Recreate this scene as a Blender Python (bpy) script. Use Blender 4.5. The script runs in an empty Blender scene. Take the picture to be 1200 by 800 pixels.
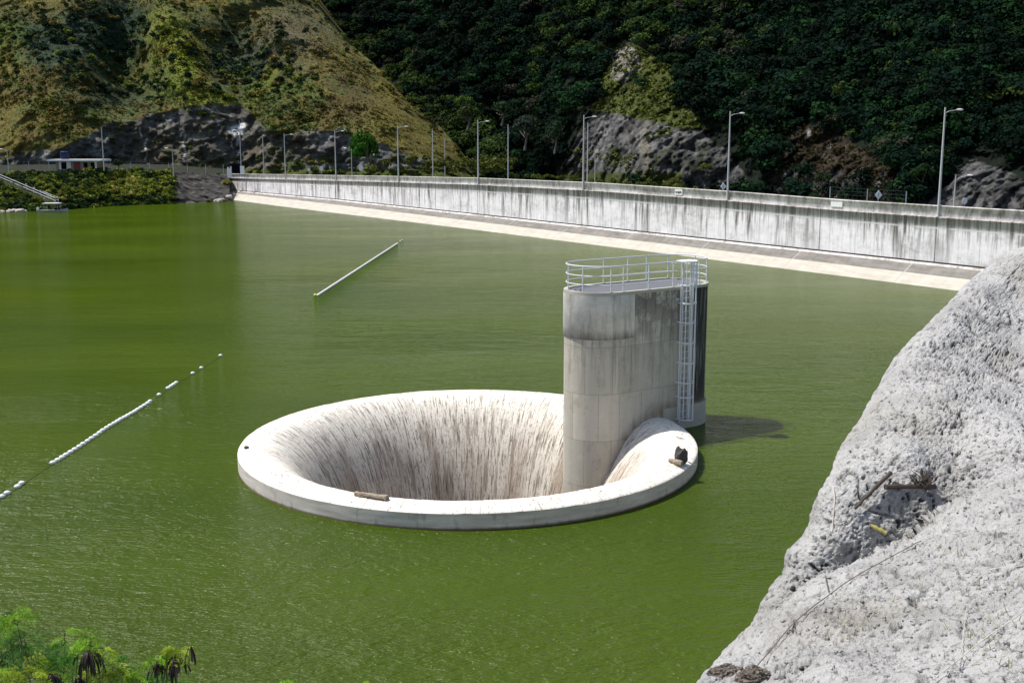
import bpy, math, random
import numpy as np
from mathutils import Vector, Matrix

rnd = random.Random(7)
rng = np.random.default_rng(11)
R = math.radians
sc = bpy.context.scene
col = sc.collection

# ------------------------------------------------------------------ camera, sky, sun, exposure
CAM_H = 12.6
F, CX, CY = 1300.0, 600.0, 400.0          # pixels of a 1200x800 frame
PITCH = math.atan(231 / 1300)
cam = bpy.data.cameras.new('camera')
cam.lens = 39.0
cam.sensor_width = 36.0
cam.clip_start = 0.1
cam.clip_end = 6000
camo = bpy.data.objects.new('camera', cam)
col.objects.link(camo)
camo.location = (0, 0, CAM_H)
camo.rotation_euler = (math.pi / 2 - PITCH, 0, 0)
sc.camera = camo

SUN_EL = R(61)
SUN_DIR = Vector((-0.955 * math.cos(SUN_EL), 0.27 * math.cos(SUN_EL), math.sin(SUN_EL))).normalized()
w = bpy.data.worlds.new('World')
sc.world = w
w.use_nodes = True
wn = w.node_tree
bg = wn.nodes['Background']
sky = wn.nodes.new('ShaderNodeTexSky')
sky.sky_type = 'NISHITA'
sky.sun_disc = False
sky.sun_elevation = SUN_EL
sky.sun_rotation = math.atan2(SUN_DIR.x, SUN_DIR.y)
sky.air_density = 1.0
sky.dust_density = 1.5
wn.links.new(sky.outputs[0], bg.inputs[0])
bg.inputs[1].default_value = 0.12
sun = bpy.data.lights.new('sun', 'SUN')
sun.energy = 4.9
sun.angle = R(0.55)
sun.color = (1.0, 0.955, 0.88)
suno = bpy.data.objects.new('sun', sun)
col.objects.link(suno)
suno.location = (-60, 40, 120)
suno.rotation_euler = SUN_DIR.to_track_quat('Z', 'Y').to_euler()
sc.view_settings.view_transform = 'Standard'
sc.view_settings.look = 'None'
sc.view_settings.exposure = 0.25
sc.view_settings.gamma = 1.0
sc.cycles.max_bounces = 6
sc.cycles.diffuse_bounces = 3
sc.cycles.glossy_bounces = 3

# ------------------------------------------------------------------ geometry helpers
ca, sa = math.cos(PITCH), math.sin(PITCH)


def rays(px, py):
    px = np.asarray(px, float); py = np.asarray(py, float)
    dx = (px - CX) / F; dy = -(py - CY) / F
    return np.stack([dx, ca + dy * sa, -sa + dy * ca + 0 * dx], -1)


def at_y(px, py, Y):                       # world point seen at (px,py) at forward distance Y
    r = rays(px, py)
    k = (np.asarray(Y, float) / r[..., 1])[..., None]
    return r * k + np.array([0, 0, CAM_H])


def at_z(px, py, z=0.0):
    r = rays(px, py)
    k = ((z - CAM_H) / r[..., 2])[..., None]
    return r * k + np.array([0, 0, CAM_H])


def proj(p):
    p = np.asarray(p, float)
    x, y, z = p[..., 0], p[..., 1], p[..., 2] - CAM_H
    d = y * ca - z * sa
    u = y * sa + z * ca
    return CX + F * x / d, CY - F * u / d


def hash3(ix, iy, iz, seed):
    h = (ix * 374761393 + iy * 668265263 + iz * 2147483647 + seed * 974634777) & 0xFFFFFFFF
    h = ((h ^ (h >> 13)) * 1274126177) & 0xFFFFFFFF
    h = ((h ^ (h >> 16)) * 2246822519) & 0xFFFFFFFF
    h = h ^ (h >> 15)
    return (h & 0xFFFFFF) / float(0xFFFFFF)


def vnoise(p, seed=0):                     # value noise -1..1
    i = np.floor(p).astype(np.int64)
    f = p - i
    f = f * f * f * (f * (f * 6 - 15) + 10)
    out = 0
    for dx in (0, 1):
        for dy in (0, 1):
            for dz in (0, 1):
                wgt = (f[..., 0] if dx else 1 - f[..., 0]) * (f[..., 1] if dy else 1 - f[..., 1]) * (f[..., 2] if dz else 1 - f[..., 2])
                out = out + wgt * hash3(i[..., 0] + dx, i[..., 1] + dy, i[..., 2] + dz, seed)
    return out * 2 - 1


def fbm(p, scale=1.0, octv=4, seed=0, gain=0.5):
    p = np.asarray(p, float) * scale
    a, s, o = 1.0, 0.0, 0.0
    for k in range(octv):
        o = o + a * vnoise(p + 17.3 * k, seed + k)
        s += a; a *= gain; p = p * 2.03
    return o / s


def ridged(p, scale=1.0, octv=4, seed=0):
    p = np.asarray(p, float) * scale
    a, s, o = 1.0, 0.0, 0.0
    for k in range(octv):
        o = o + a * (1 - np.abs(vnoise(p + 9.1 * k, seed + k)) * 2)
        s += a; a *= 0.5; p = p * 2.1
    return o / s


def interp(x, pts):
    xs, ys = zip(*pts)
    return np.interp(x, xs, ys)


def in_poly(px, py, poly):
    px = np.asarray(px); py = np.asarray(py)
    ins = np.zeros(px.shape, bool)
    n = len(poly); j = n - 1
    for i in range(n):
        xi, yi = poly[i]; xj, yj = poly[j]
        c = ((yi > py) != (yj > py)) & (px < (xj - xi) * (py - yi) / ((yj - yi) or 1e-9) + xi)
        ins ^= c
        j = i
    return ins


def fast_mesh(name, V, faces4, colors=None, uv=None, smooth=False):
    """V (n,3), faces4 (m,k) index array; colors per vertex (n,3); uv per vertex (n,2)"""
    V = np.asarray(V, np.float32); faces4 = np.asarray(faces4, np.int32)
    m, k = faces4.shape
    me = bpy.data.meshes.new(name)
    me.vertices.add(len(V)); me.vertices.foreach_set('co', V.ravel())
    me.loops.add(m * k); me.loops.foreach_set('vertex_index', faces4.ravel())
    me.polygons.add(m); me.polygons.foreach_set('loop_start', np.arange(m, dtype=np.int32) * k)
    if smooth:
        me.polygons.foreach_set('use_smooth', np.ones(m, bool))
    me.update(calc_edges=True)
    if colors is not None:
        a = me.color_attributes.new('Col', 'FLOAT_COLOR', 'POINT')
        c = np.ones((len(V), 4), np.float32); c[:, :3] = colors
        a.data.foreach_set('color', c.ravel())
    if uv is not None:
        l = me.uv_layers.new(name='UVMap')
        u = np.asarray(uv, np.float32)[faces4.ravel()]
        l.data.foreach_set('uv', u.ravel())
    return me


def tag(o, label=None, cat=None, group=None, kind=None):
    if label: o['label'] = label
    if cat: o['category'] = cat
    if group: o['group'] = group
    if kind: o['kind'] = kind
    return o


def link(name, me, mat=None, parent=None):
    o = bpy.data.objects.new(name, me)
    col.objects.link(o)
    if mat is not None and me is not None:
        me.materials.append(mat)
    if parent is not None:
        o.parent = parent
        # vertices are written in world space: move them into the parent's space
        if me is not None:
            root = parent; off = Vector((0, 0, 0))
            while root is not None:
                off += root.location; root = root.parent
            me.transform(Matrix.Translation(-off))
    return o


def thing(name, loc, label, cat, group=None):
    o = bpy.data.objects.new(name, None)
    o.empty_display_size = 0.3
    col.objects.link(o); o.location = loc
    return tag(o, label, cat, group)


def copy_tree(o, parent=None):
    c = o.copy(); col.objects.link(c)
    if parent is not None: c.parent = parent
    for ch in list(o.children):
        copy_tree(ch, c)
    return c


def grid_faces(nr, nc):
    i = np.arange(nr - 1)[:, None]; j = np.arange(nc - 1)[None, :]
    a = i * nc + j
    return np.stack([a, a + 1, a + nc + 1, a + nc], -1).reshape(-1, 4)


class MB:
    def __init__(self): self.v = []; self.f = []; self.uv = None
    def box(self, c, s, rz=0.0, top=1.0):
        b = len(self.v); c = Vector(c); m = Matrix.Rotation(rz, 3, 'Z')
        for dz in (-.5, .5):
            k = top if dz > 0 else 1
            for dx, dy in ((-.5, -.5), (.5, -.5), (.5, .5), (-.5, .5)):
                self.v.append(c + m @ Vector((dx * s[0] * k, dy * s[1] * k, dz * s[2])))
        for q in ((0, 3, 2, 1), (4, 5, 6, 7), (0, 1, 5, 4), (1, 2, 6, 5), (2, 3, 7, 6), (3, 0, 4, 7)):
            self.f.append([b + i for i in q])
        return self
    def tube(self, pts, r, n=8, cap=True, closed=False):
        pts = [Vector(p) for p in pts]; m = len(pts)
        rs = r if isinstance(r, (list, tuple)) else [r] * m
        b = len(self.v); prev = None
        for i, p in enumerate(pts):
            if closed: t = pts[(i + 1) % m] - pts[i - 1]
            else: t = pts[min(i + 1, m - 1)] - pts[max(i - 1, 0)]
            t.normalize()
            if prev is None:
                a = Vector((0, 0, 1)) if abs(t.z) < .9 else Vector((1, 0, 0))
                x = t.cross(a).normalized()
            else:
                x = (prev - t * prev.dot(t)).normalized()
            prev = x; y = t.cross(x)
            for k in range(n):
                a = 2 * math.pi * k / n
                self.v.append(p + (x * math.cos(a) + y * math.sin(a)) * rs[i])
        for i in range(m if closed else m - 1):
            i2 = (i + 1) % m
            for k in range(n):
                k2 = (k + 1) % n
                self.f.append([b + i * n + k, b + i * n + k2, b + i2 * n + k2, b + i2 * n + k])
        if cap and not closed:
            self.f.append([b + k for k in range(n)][::-1])
            self.f.append([b + (m - 1) * n + k for k in range(n)])
        return self
    def prism(self, outline, z0, z1):
        b = len(self.v); n = len(outline)
        for p in outline: self.v.append(Vector((p[0], p[1], z0)))
        for p in outline: self.v.append(Vector((p[0], p[1], z1)))
        for k in range(n):
            k2 = (k + 1) % n
            self.f.append([b + k, b + k2, b + n + k2, b + n + k])
        self.f.append([b + k for k in range(n)][::-1]); self.f.append([b + n + k for k in range(n)])
        return self
    def poly(self, pts):
        b = len(self.v)
        for p in pts: self.v.append(Vector(p))
        self.f.append(list(range(b, b + len(pts))))
        return self
    def sphere(self, c, r, seg=14, ring=9, sz=1.0):
        b = len(self.v); c = Vector(c)
        for i in range(ring + 1):
            th = math.pi * i / ring
            for k in range(seg):
                a = 2 * math.pi * k / seg
                self.v.append(c + Vector((r * math.sin(th) * math.cos(a), r * math.sin(th) * math.sin(a), r * sz * math.cos(th))))
        for i in range(ring):
            for k in range(seg):
                k2 = (k + 1) % seg
                self.f.append([b + i * seg + k, b + (i + 1) * seg + k, b + (i + 1) * seg + k2, b + i * seg + k2])
        return self
    def build(self, name, mat, parent=None, smooth=False):
        me = bpy.data.meshes.new(name)
        me.from_pydata([tuple(v) for v in self.v], [], self.f)
        if smooth:
            me.polygons.foreach_set('use_smooth', np.ones(len(me.polygons), bool))
            try: me.set_sharp_from_angle(angle=R(40))
            except Exception: pass
        me.update()
        return link(name, me, mat, parent)


# ------------------------------------------------------------------ material helpers
class NT:
    def __init__(self, name):
        self.m = bpy.data.materials.new(name); self.m.use_nodes = True
        self.t = self.m.node_tree; self.p = self.t.nodes['Principled BSDF']
        self.out = self.t.nodes['Material Output']
    def n(self, typ, **kw):
        nd = self.t.nodes.new(typ)
        for k, v in kw.items(): setattr(nd, k, v)
        return nd
    def l(self, a, b): self.t.links.new(a, b)
    def val(self, nd, i, v):
        if hasattr(v, 'is_linked') or isinstance(v, bpy.types.NodeSocket): self.l(v, nd.inputs[i])
        else: nd.inputs[i].default_value = v
    def coord(self, kind='Object', scale=(1, 1, 1), rot=(0, 0, 0)):
        tc = self.n('ShaderNodeTexCoord'); mp = self.n('ShaderNodeMapping')
        self.l(tc.outputs[kind], mp.inputs[0])
        mp.inputs['Scale'].default_value = scale; mp.inputs['Rotation'].default_value = rot
        return mp.outputs[0]
    def pos(self, scale=(1, 1, 1)):
        g = self.n('ShaderNodeNewGeometry'); mp = self.n('ShaderNodeMapping')
        self.l(g.outputs['Position'], mp.inputs[0]); mp.inputs['Scale'].default_value = scale
        return mp.outputs[0]
    def noise(self, vec, scale=1.0, detail=4, rough=.55, dist=0.0):
        nd = self.n('ShaderNodeTexNoise'); self.l(vec, nd.inputs['Vector'])
        nd.inputs['Scale'].default_value = scale; nd.inputs['Detail'].default_value = detail
        nd.inputs['Roughness'].default_value = rough; nd.inputs['Distortion'].default_value = dist
        return nd.outputs['Fac']
    def voro(self, vec, scale=1.0, feature='F1'):
        nd = self.n('ShaderNodeTexVoronoi', feature=feature); self.l(vec, nd.inputs['Vector'])
        nd.inputs['Scale'].default_value = scale
        return nd.outputs['Distance']
    def ramp(self, fac, stops, interp='LINEAR'):
        nd = self.n('ShaderNodeValToRGB'); self.l(fac, nd.inputs[0])
        cr = nd.color_ramp; cr.interpolation = interp
        while len(cr.elements) < len(stops): cr.elements.new(.5)
        for e, (p, c) in zip(cr.elements, stops):
            e.position = p
            e.color = (c, c, c, 1) if not isinstance(c, (tuple, list)) else (*c, 1)
        return nd.outputs[0]
    def mr(self, v, a, b, c=0.0, d=1.0):
        nd = self.n('ShaderNodeMapRange'); self.l(v, nd.inputs[0])
        for i, x in enumerate((a, b, c, d)): nd.inputs[i + 1].default_value = x
        return nd.outputs[0]
    def math(self, op, a, b=0.0, c=0.0):
        nd = self.n('ShaderNodeMath', operation=op)
        self.val(nd, 0, a); self.val(nd, 1, b); self.val(nd, 2, c)
        return nd.outputs[0]
    def mix(self, fac, a, b, mode='MIX'):
        nd = self.n('ShaderNodeMix', data_type='RGBA', blend_type=mode)
        self.val(nd, 0, fac)
        for i, v in ((6, a), (7, b)):
            if isinstance(v, bpy.types.NodeSocket): self.l(v, nd.inputs[i])
            else: nd.inputs[i].default_value = (*v, 1) if len(v) == 3 else v
        return nd.outputs[2]
    def attr(self, name='Col'):
        nd = self.n('ShaderNodeAttribute'); nd.attribute_name = name
        return nd.outputs['Color']
    def sep(self, vec):
        nd = self.n('ShaderNodeSeparateXYZ'); self.l(vec, nd.inputs[0]); return nd.outputs
    def comb(self, x, y, z=0.0):
        nd = self.n('ShaderNodeCombineXYZ')
        self.val(nd, 0, x); self.val(nd, 1, y); self.val(nd, 2, z); return nd.outputs[0]
    def bump(self, h, strength=.5, dist=.05, prev=None):
        nd = self.n('ShaderNodeBump'); self.l(h, nd.inputs['Height'])
        nd.inputs['Strength'].default_value = strength; nd.inputs['Distance'].default_value = dist
        if prev is not None: self.l(prev, nd.inputs['Normal'])
        return nd.outputs[0]
    def done(self, color=None, rough=.8, bump=None, metal=0.0, spec=.5):
        if color is not None:
            if isinstance(color, bpy.types.NodeSocket): self.l(color, self.p.inputs['Base Color'])
            else: self.p.inputs['Base Color'].default_value = (*color, 1)
        if isinstance(rough, bpy.types.NodeSocket): self.l(rough, self.p.inputs['Roughness'])
        else: self.p.inputs['Roughness'].default_value = rough
        self.p.inputs['Metallic'].default_value = metal
        self.p.inputs['Specular IOR Level'].default_value = spec
        if bump is not None: self.l(bump, self.p.inputs['Normal'])
        return self.m


def simple(name, c, rough=.7, metal=0.0, var=.25, scale=3.0, spec=.5):
    t = NT(name); v = t.coord('Object')
    f = t.noise(v, scale, 5)
    k = t.mix(f, tuple(x * (1 - var) for x in c), tuple(min(1, x * (1 + var)) for x in c))
    return t.done(k, rough, t.bump(f, .2, .01), metal, spec)


M = {}
M['galv'] = simple('galvanised_steel', (.42, .44, .48), .45, .35, .12, 6)
M['wire'] = simple('weathered_wire', (.10, .10, .10), .8)
M['pole'] = simple('lamp_pole_steel', (.50, .50, .50), .6, 0.0, .15, 4)
M['lampglass'] = simple('lamp_lens', (.6, .6, .58), .3)
M['rail'] = simple('railing_galvanised', (.64, .66, .70), .5, .1, .10, 10)
M['sign_back'] = simple('sign_back', (.80, .80, .79), .6, 0, .06)
M['white'] = simple('white_paint', (.78, .78, .76), .5, 0, .08)
M['blue'] = simple('blue_plastic', (.004, .010, .045), .6, 0, .2, 3, .2)
M['red'] = simple('red_paint', (.22, .04, .035), .7)
M['dark'] = simple('dark_interior', (.010, .010, .012), .95, 0, .2, 3, .02)
M['brickish'] = simple('hut_wall', (.33, .24, .2), .9)
M['buoy'] = simple('buoy_plastic', (.80, .80, .77), .4, 0, .06, 6)
M['buoyyellow'] = simple('yellow_plastic', (.55, .60, .08), .5)
M['rope'] = simple('rope', (.06, .075, .012), .9)
M['wood'] = None


def foliage_mat(name, gloss=.04):
    t = NT(name); a = t.attr()
    t.done(a, .8, None, 0, gloss)
    tr = t.n('ShaderNodeBsdfTranslucent'); t.l(a, tr.inputs[0])
    mx = t.n('ShaderNodeMixShader'); mx.inputs[0].default_value = .22
    t.l(t.p.outputs[0], mx.inputs[1]); t.l(tr.outputs[0], mx.inputs[2])
    t.l(mx.outputs[0], t.out.inputs[0])
    return t.m


M['leaf'] = foliage_mat('foliage')


def m_bark():
    t = NT('bark'); v = t.coord('Object', (1, 1, .3)); f = t.noise(v, 8, 6)
    return t.done(t.ramp(f, [(.3, (.05, .042, .033)), (.7, (.19, .165, .135))]), .9, t.bump(f, .6, .02))


M['bark'] = m_bark()


def m_drift():
    t = NT('driftwood'); v = t.coord('Object', (1, 6, 6)); f = t.noise(v, 3, 6)
    return t.done(t.ramp(f, [(.3, (.10, .075, .05)), (.7, (.42, .34, .26))]), .9, t.bump(f, .6, .02))


M['drift'] = m_drift()
M['charred'] = simple('dark_old_wood', (.06, .045, .035), .85, 0, .5, 12)
M['bamboo'] = simple('dry_bamboo', (.42, .38, .12), .6, 0, .3, 9)
M['darkrock'] = simple('dark_rock', (.06, .055, .055), .85, 0, .4, 6)
M['rubble'] = simple('pale_rubble', (.42, .37, .33), .9, 0, .4, 1.2)
M['greystone'] = simple('grey_stone', (.17, .16, .15), .9, 0, .5, 1.0)


def m_water():
    t = NT('lake_water')
    p = t.pos()
    s = t.sep(p)
    # slow gust patches: smooth slicks and ruffled water
    gust = t.noise(t.pos((.035, .075, 1)), 1.0, 3, .5, .3)
    gm = t.mr(gust, .36, .60, .42, 1.0)
    # algae colour, slightly patchy
    cn = t.noise(t.pos((.03, .06, 1)), 1.0, 4, .55)
    base = t.ramp(cn, [(.25, (.030, .056, .0015)), (.75, (.056, .088, .0032))])
    # short wind ripples, crests roughly across the view
    r1 = t.noise(t.pos((1.5, 3.1, 1)), 1.0, 3, .6, .35)
    r2 = t.noise(t.pos((3.4, 8.5, 1)), 1.0, 3, .6, .2)
    r3 = t.noise(t.pos((.35, .7, 1)), 1.0, 2, .5)
    h = t.math('ADD', t.math('MULTIPLY', r1, .85), t.math('MULTIPLY', r2, .55))
    h = t.math('ADD', h, t.math('MULTIPLY', r3, 1.2))
    h = t.math('MULTIPLY', h, gm)
    calm = t.ramp(t.mr(s[1], 15, 115, 0, 1), [(0, 1.0), (.25, .70), (.5, .45), (1.0, .30)])
    h = t.math('MULTIPLY', h, calm)
    b = t.bump(h, 1.0, .26)
    rough = t.ramp(t.mr(s[1], 15, 115, 0, 1), [(0, .30), (.15, .24), (.35, .13), (.6, .09), (1, .07)])
    df = t.n('ShaderNodeBsdfDiffuse'); t.l(base, df.inputs[0]); t.l(b, df.inputs['Normal'])
    gl = t.n('ShaderNodeBsdfGlossy'); t.l(rough, gl.inputs['Roughness']); t.l(b, gl.inputs['Normal'])
    fr = t.n('ShaderNodeFresnel'); fr.inputs['IOR'].default_value = 1.333; t.l(b, fr.inputs['Normal'])
    mx = t.n('ShaderNodeMixShader'); t.l(t.math('MULTIPLY', fr.outputs[0], .62), mx.inputs[0])
    t.l(df.outputs[0], mx.inputs[1]); t.l(gl.outputs[0], mx.inputs[2]); t.l(mx.outputs[0], t.out.inputs[0])
    t.t.nodes.remove(t.p)
    return t.m


M['water'] = m_water()


def m_dam_wall():
    """uv: u metres along the dam, v metres below the parapet top (0 at top)"""
    t = NT('dam_wall_concrete')
    tc = t.n('ShaderNodeTexCoord'); uv = tc.outputs['UV']; s = t.sep(uv)
    u, v = s[0], s[1]
    lng = t.noise(t.comb(t.math('MULTIPLY', u, 1.1), t.math('MULTIPLY', v, .10)), 1.0, 5, .62)
    fine = t.noise(t.comb(t.math('MULTIPLY', u, 4.2), t.math('MULTIPLY', v, .28), 7.0), 1.0, 4, .6)
    blot = t.noise(t.comb(t.math('MULTIPLY', u, .22), t.math('MULTIPLY', v, .5), 3.0), 1.0, 4, .55)
    fb = t.noise(t.comb(t.math('MULTIPLY', u, 1.6), t.math('MULTIPLY', v, 1.9), 17.0), 1.0, 6, .75)
    basec = t.ramp(t.math('ADD', t.math('MULTIPLY', blot, .5), t.math('MULTIPLY', fb, .5)), [(.32, (.40, .38, .38)), (.47, (.74, .72, .73)), (.65, (.92, .89, .91))])
    # streaks: strongest near the top, fading downwards
    top = t.mr(v, .9, 5.4, 1.0, .35)
    st = t.math('MULTIPLY', t.mr(lng, .50, .62, 0, 1), top)
    st2 = t.math('MULTIPLY', t.mr(fine, .51, .62, 0, .9), t.mr(v, .9, 3.6, 1.0, .18))
    clus = t.noise(t.comb(t.math('MULTIPLY', u, .13), 0.5, 11.0), 1.0, 4, .6)
    strk = t.math('MULTIPLY', t.math('MAXIMUM', st, st2), t.mr(clus, .36, .56, .45, 1.45))
    k = t.mix(t.math('MINIMUM', t.math('MULTIPLY', strk, .95), .95), basec, (.10, .09, .08))
    # dirty top band of changing depth
    band = t.math('MULTIPLY', t.mr(t.math('SUBTRACT', v, t.math('MULTIPLY', blot, 2.6)), .2, .9, .75, 0), 1.0)
    k = t.mix(t.math('MULTIPLY', band, t.mr(fine, .35, .6, .55, 1.0)), k, (.19, .175, .155))
    # joints every 14 m, fainter pour joints every 4.67 m, one horizontal lift line
    for per, wd, am in ((14.0, .09, .8), (4.6667, .035, .45)):
        m = t.math('PINGPONG', t.math('ADD', u, 0.0), per / 2)
        j = t.mr(m, wd * .5, wd, am, 0)
        k = t.mix(j, k, (.10, .095, .085))
    hl = t.math('ABSOLUTE', t.math('SUBTRACT', v, t.math('ADD', 1.85, t.math('MULTIPLY', blot, .2))))
    k = t.mix(t.math('MULTIPLY', t.mr(hl, .05, .12, .75, 0), t.mr(blot, .42, .5, 0, 1)), k, (.78, .77, .74))
    return t.done(k, .88, t.bump(fine, .25, .02))


def m_parapet():
    t = NT('parapet_concrete')
    tc = t.n('ShaderNodeTexCoord'); s = t.sep(tc.outputs['UV']); u, v = s[0], s[1]
    n1 = t.noise(t.comb(t.math('MULTIPLY', u, 1.3), t.math('MULTIPLY', v, .6)), 1.0, 6, .75)
    n2 = t.noise(t.comb(t.math('MULTIPLY', u, .14), v, 5.0), 1.0, 3, .55)
    f = t.math('ADD', t.math('MULTIPLY', n1, .65), t.math('MULTIPLY', n2, .35))
    k = t.ramp(f, [(.38, (.20, .175, .16)), (.48, (.52, .49, .47)), (.58, (.80, .76, .74))])
    return t.done(k, .9, t.bump(n1, .3, .02))


def m_apron(name, c0, c1, jc):
    t = NT(name)
    tc = t.n('ShaderNodeTexCoord'); s = t.sep(tc.outputs['UV']); u, v = s[0], s[1]
    n1 = t.noise(t.comb(t.math('MULTIPLY', u, .35), t.math('MULTIPLY', v, 1.3)), 1.0, 6, .6)
    n2 = t.noise(t.comb(u, t.math('MULTIPLY', v, .3), 4.0), 1.0, 5, .65)
    k = t.ramp(t.math('ADD', t.math('MULTIPLY', n1, .6), t.math('MULTIPLY', n2, .4)), [(.35, c0), (.62, c1)])
    m = t.math('PINGPONG', t.math('ADD', u, -2.0), 7.0)
    k = t.mix(t.mr(m, .05, .12, .6, 0), k, jc)
    return t.done(k, .9, t.bump(n2, .3, .02))


M['wall'] = m_dam_wall()
M['parapet'] = m_parapet()
M['apron_dark'] = m_apron('apron_weathered', (.11, .10, .09), (.235, .22, .20), (.40, .385, .36))
M['apron_light'] = m_apron('apron_bleached', (.36, .335, .285), (.50, .47, .405), (.34, .32, .28))
M['foot_shade'] = simple('painted_foot_shade', (.035, .034, .028), .95, 0, .5, 1.5, .1)  # near-black colour painted as the shade between wall and curb
M['concrete_grey'] = simple('plain_concrete', (.30, .29, .27), .9, 0, .35, 1.5)
M['asphalt'] = simple('asphalt', (.055, .053, .05), .95, 0, .3, 2)


def m_bowl():
    """uv: u = metres round the crest, v = metres along the profile from the outer arris"""
    t = NT('spillway_concrete')
    tc = t.n('ShaderNodeTexCoord'); s = t.sep(tc.outputs['UV']); u, v = s[0], s[1]
    st = t.noise(t.comb(t.math('MULTIPLY', u, 3.0), t.math('MULTIPLY', v, .42)), 1.0, 5, .68)
    st2 = t.noise(t.comb(t.math('MULTIPLY', u, 12.0), t.math('MULTIPLY', v, .95), 3.0), 1.0, 5, .72)
    big = t.noise(t.comb(t.math('MULTIPLY', u, .55), t.math('MULTIPLY', v, .12), 9.0), 1.0, 3, .5)
    fl = t.noise(t.comb(t.math('MULTIPLY', u, 9.0), t.math('MULTIPLY', v, 5.2), 5.0), 1.0, 5, .72)
    base = t.ramp(big, [(.3, (.70, .655, .575)), (.7, (.86, .83, .76))])
    deep = t.mr(v, 1.4, 4.8, 0.0, 1.0)
    # pinkish grime lower down in the throat
    k = t.mix(t.math('MULTIPLY', deep, t.mr(big, .38, .60, .25, .95)), base, (.36, .285, .22))
    a = t.mr(st, .50, .60, 0, 1)
    a = t.math('MULTIPLY', a, t.mr(v, .9, 3.4, .0, 1))
    k = t.mix(t.math('MULTIPLY', a, .72), k, (.20, .155, .115))
    # dark flakes and runs, sparse on the crest, dense below
    b = t.math('MULTIPLY', t.mr(st2, .53, .60, 0, 1), t.mr(v, .2, 2.6, .45, 1.0))
    k = t.mix(b, k, (.10, .078, .055))
    c = t.math('MULTIPLY', t.mr(fl, .54, .62, 0, 1), t.mr(v, .2, 2.5, .6, .8))
    k = t.mix(c, k, (.22, .18, .14))
    h = t.math('ADD', st2, fl)
    return t.done(k, .92, t.bump(h, .35, .03))


def m_rimface():
    t = NT('rim_face_concrete')
    tc = t.n('ShaderNodeTexCoord'); s = t.sep(tc.outputs['UV']); u, v = s[0], s[1]
    n = t.noise(t.comb(t.math('MULTIPLY', u, .7), t.math('MULTIPLY', v, 5.0)), 1.0, 6, .65)
    n2 = t.noise(t.comb(t.math('MULTIPLY', u, 3.0), t.math('MULTIPLY', v, 1.0), 4.0), 1.0, 4, .6)
    k = t.ramp(n, [(.3, (.38, .34, .31)), (.7, (.66, .60, .55))])
    k = t.mix(t.mr(n2, .58, .68, 0, .5), k, (.20, .19, .16))
    wet = t.mr(t.math('SUBTRACT', v, t.math('MULTIPLY', n2, .09)), -.01, .06, 1, 0)   # v = z
    k = t.mix(t.math('MULTIPLY', wet, .85), k, (.10, .055, .025))
    return t.done(k, .85, t.bump(n, .3, .02))


def m_tower():
    """uv: u = metres round the pier, v = height z. Position tells the lake end (stained black)."""
    t = NT('pier_concrete')
    tc = t.n('ShaderNodeTexCoord'); uv = tc.outputs['UV']; s = t.sep(uv); u, v = s[0], s[1]
    n1 = t.noise(t.comb(t.math('MULTIPLY', u, .9), t.math('MULTIPLY', v, .8)), 1.0, 6, .68)
    n2 = t.noise(t.comb(t.math('MULTIPLY', u, 3.5), t.math('MULTIPLY', v, .25), 2.0), 1.0, 5, .65)
    n3 = t.noise(t.comb(t.math('MULTIPLY', u, 9.0), t.math('MULTIPLY', v, 9.0), 2.0), 1.0, 4, .6)
    k = t.ramp(n1, [(.3, (.37, .345, .295)), (.7, (.68, .64, .565))])
    # shutter boards: panels of slightly different tone
    br = t.n('ShaderNodeTexBrick'); t.l(t.comb(u, v), br.inputs['Vector'])
    br.offset = .5; br.inputs['Scale'].default_value = 1.0
    br.inputs['Brick Width'].default_value = 1.22; br.inputs['Row Height'].default_value = 2.05
    br.inputs['Mortar Size'].default_value = .012; br.inputs['Mortar Smooth'].default_value = .1
    br.inputs['Color1'].default_value = (.84, .84, .82, 1); br.inputs['Color2'].default_value = (1.05, 1.04, 1.01, 1)
    br.inputs['Mortar'].default_value = (.62, .60, .56, 1)
    k = t.mix(1.0, k, br.outputs['Color'], 'MULTIPLY')
    # tie holes
    tu = t.math('PINGPONG', u, .305); tv = t.math('PINGPONG', v, .305)
    d = t.math('SQRT', t.math('ADD', t.math('MULTIPLY', tu, tu), t.math('MULTIPLY', tv, tv)))
    k = t.mix(t.mr(d, .012, .03, .65, 0), k, (.13, .12, .10))
    # grime runs from the top
    run = t.math('MULTIPLY', t.mr(n2, .47, .60, 0, 1), t.mr(v, 2.0, 6.3, .12, 1.0))
    k = t.mix(t.math('MULTIPLY', run, .82), k, (.10, .095, .08))
    blk = t.math('MULTIPLY', t.mr(n1, .46, .54, 0, 1), t.mr(v, 3.6, 6.0, .15, .85))
    k = t.mix(blk, k, (.105, .095, .08))
    # the lake end carries black algae
    endm = t.attr('Col'); es = t.sep(endm)
    em = t.math('MULTIPLY', es[0], t.mr(n2, .36, .50, .25, 1.0))
    k = t.mix(t.math('MULTIPLY', em, .97), k, (.020, .020, .020))
    # brown stain low in the throat
    k = t.mix(t.math('MULTIPLY', es[1], t.mr(n2, .4, .6, .4, .9)), k, (.17, .125, .075))
    return t.done(k, .88, t.bump(t.math('ADD', n3, n1), .3, .02))


M['bowl'] = m_bowl(); M['rimface'] = m_rimface(); M['tower'] = m_tower()
M['skirt'] = simple('pier_foot_concrete', (.40, .38, .32), .9, 0, .2, 2)
M['deck'] = simple('steel_deck', (.17, .175, .19), .55, .3, .2, 8)


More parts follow.
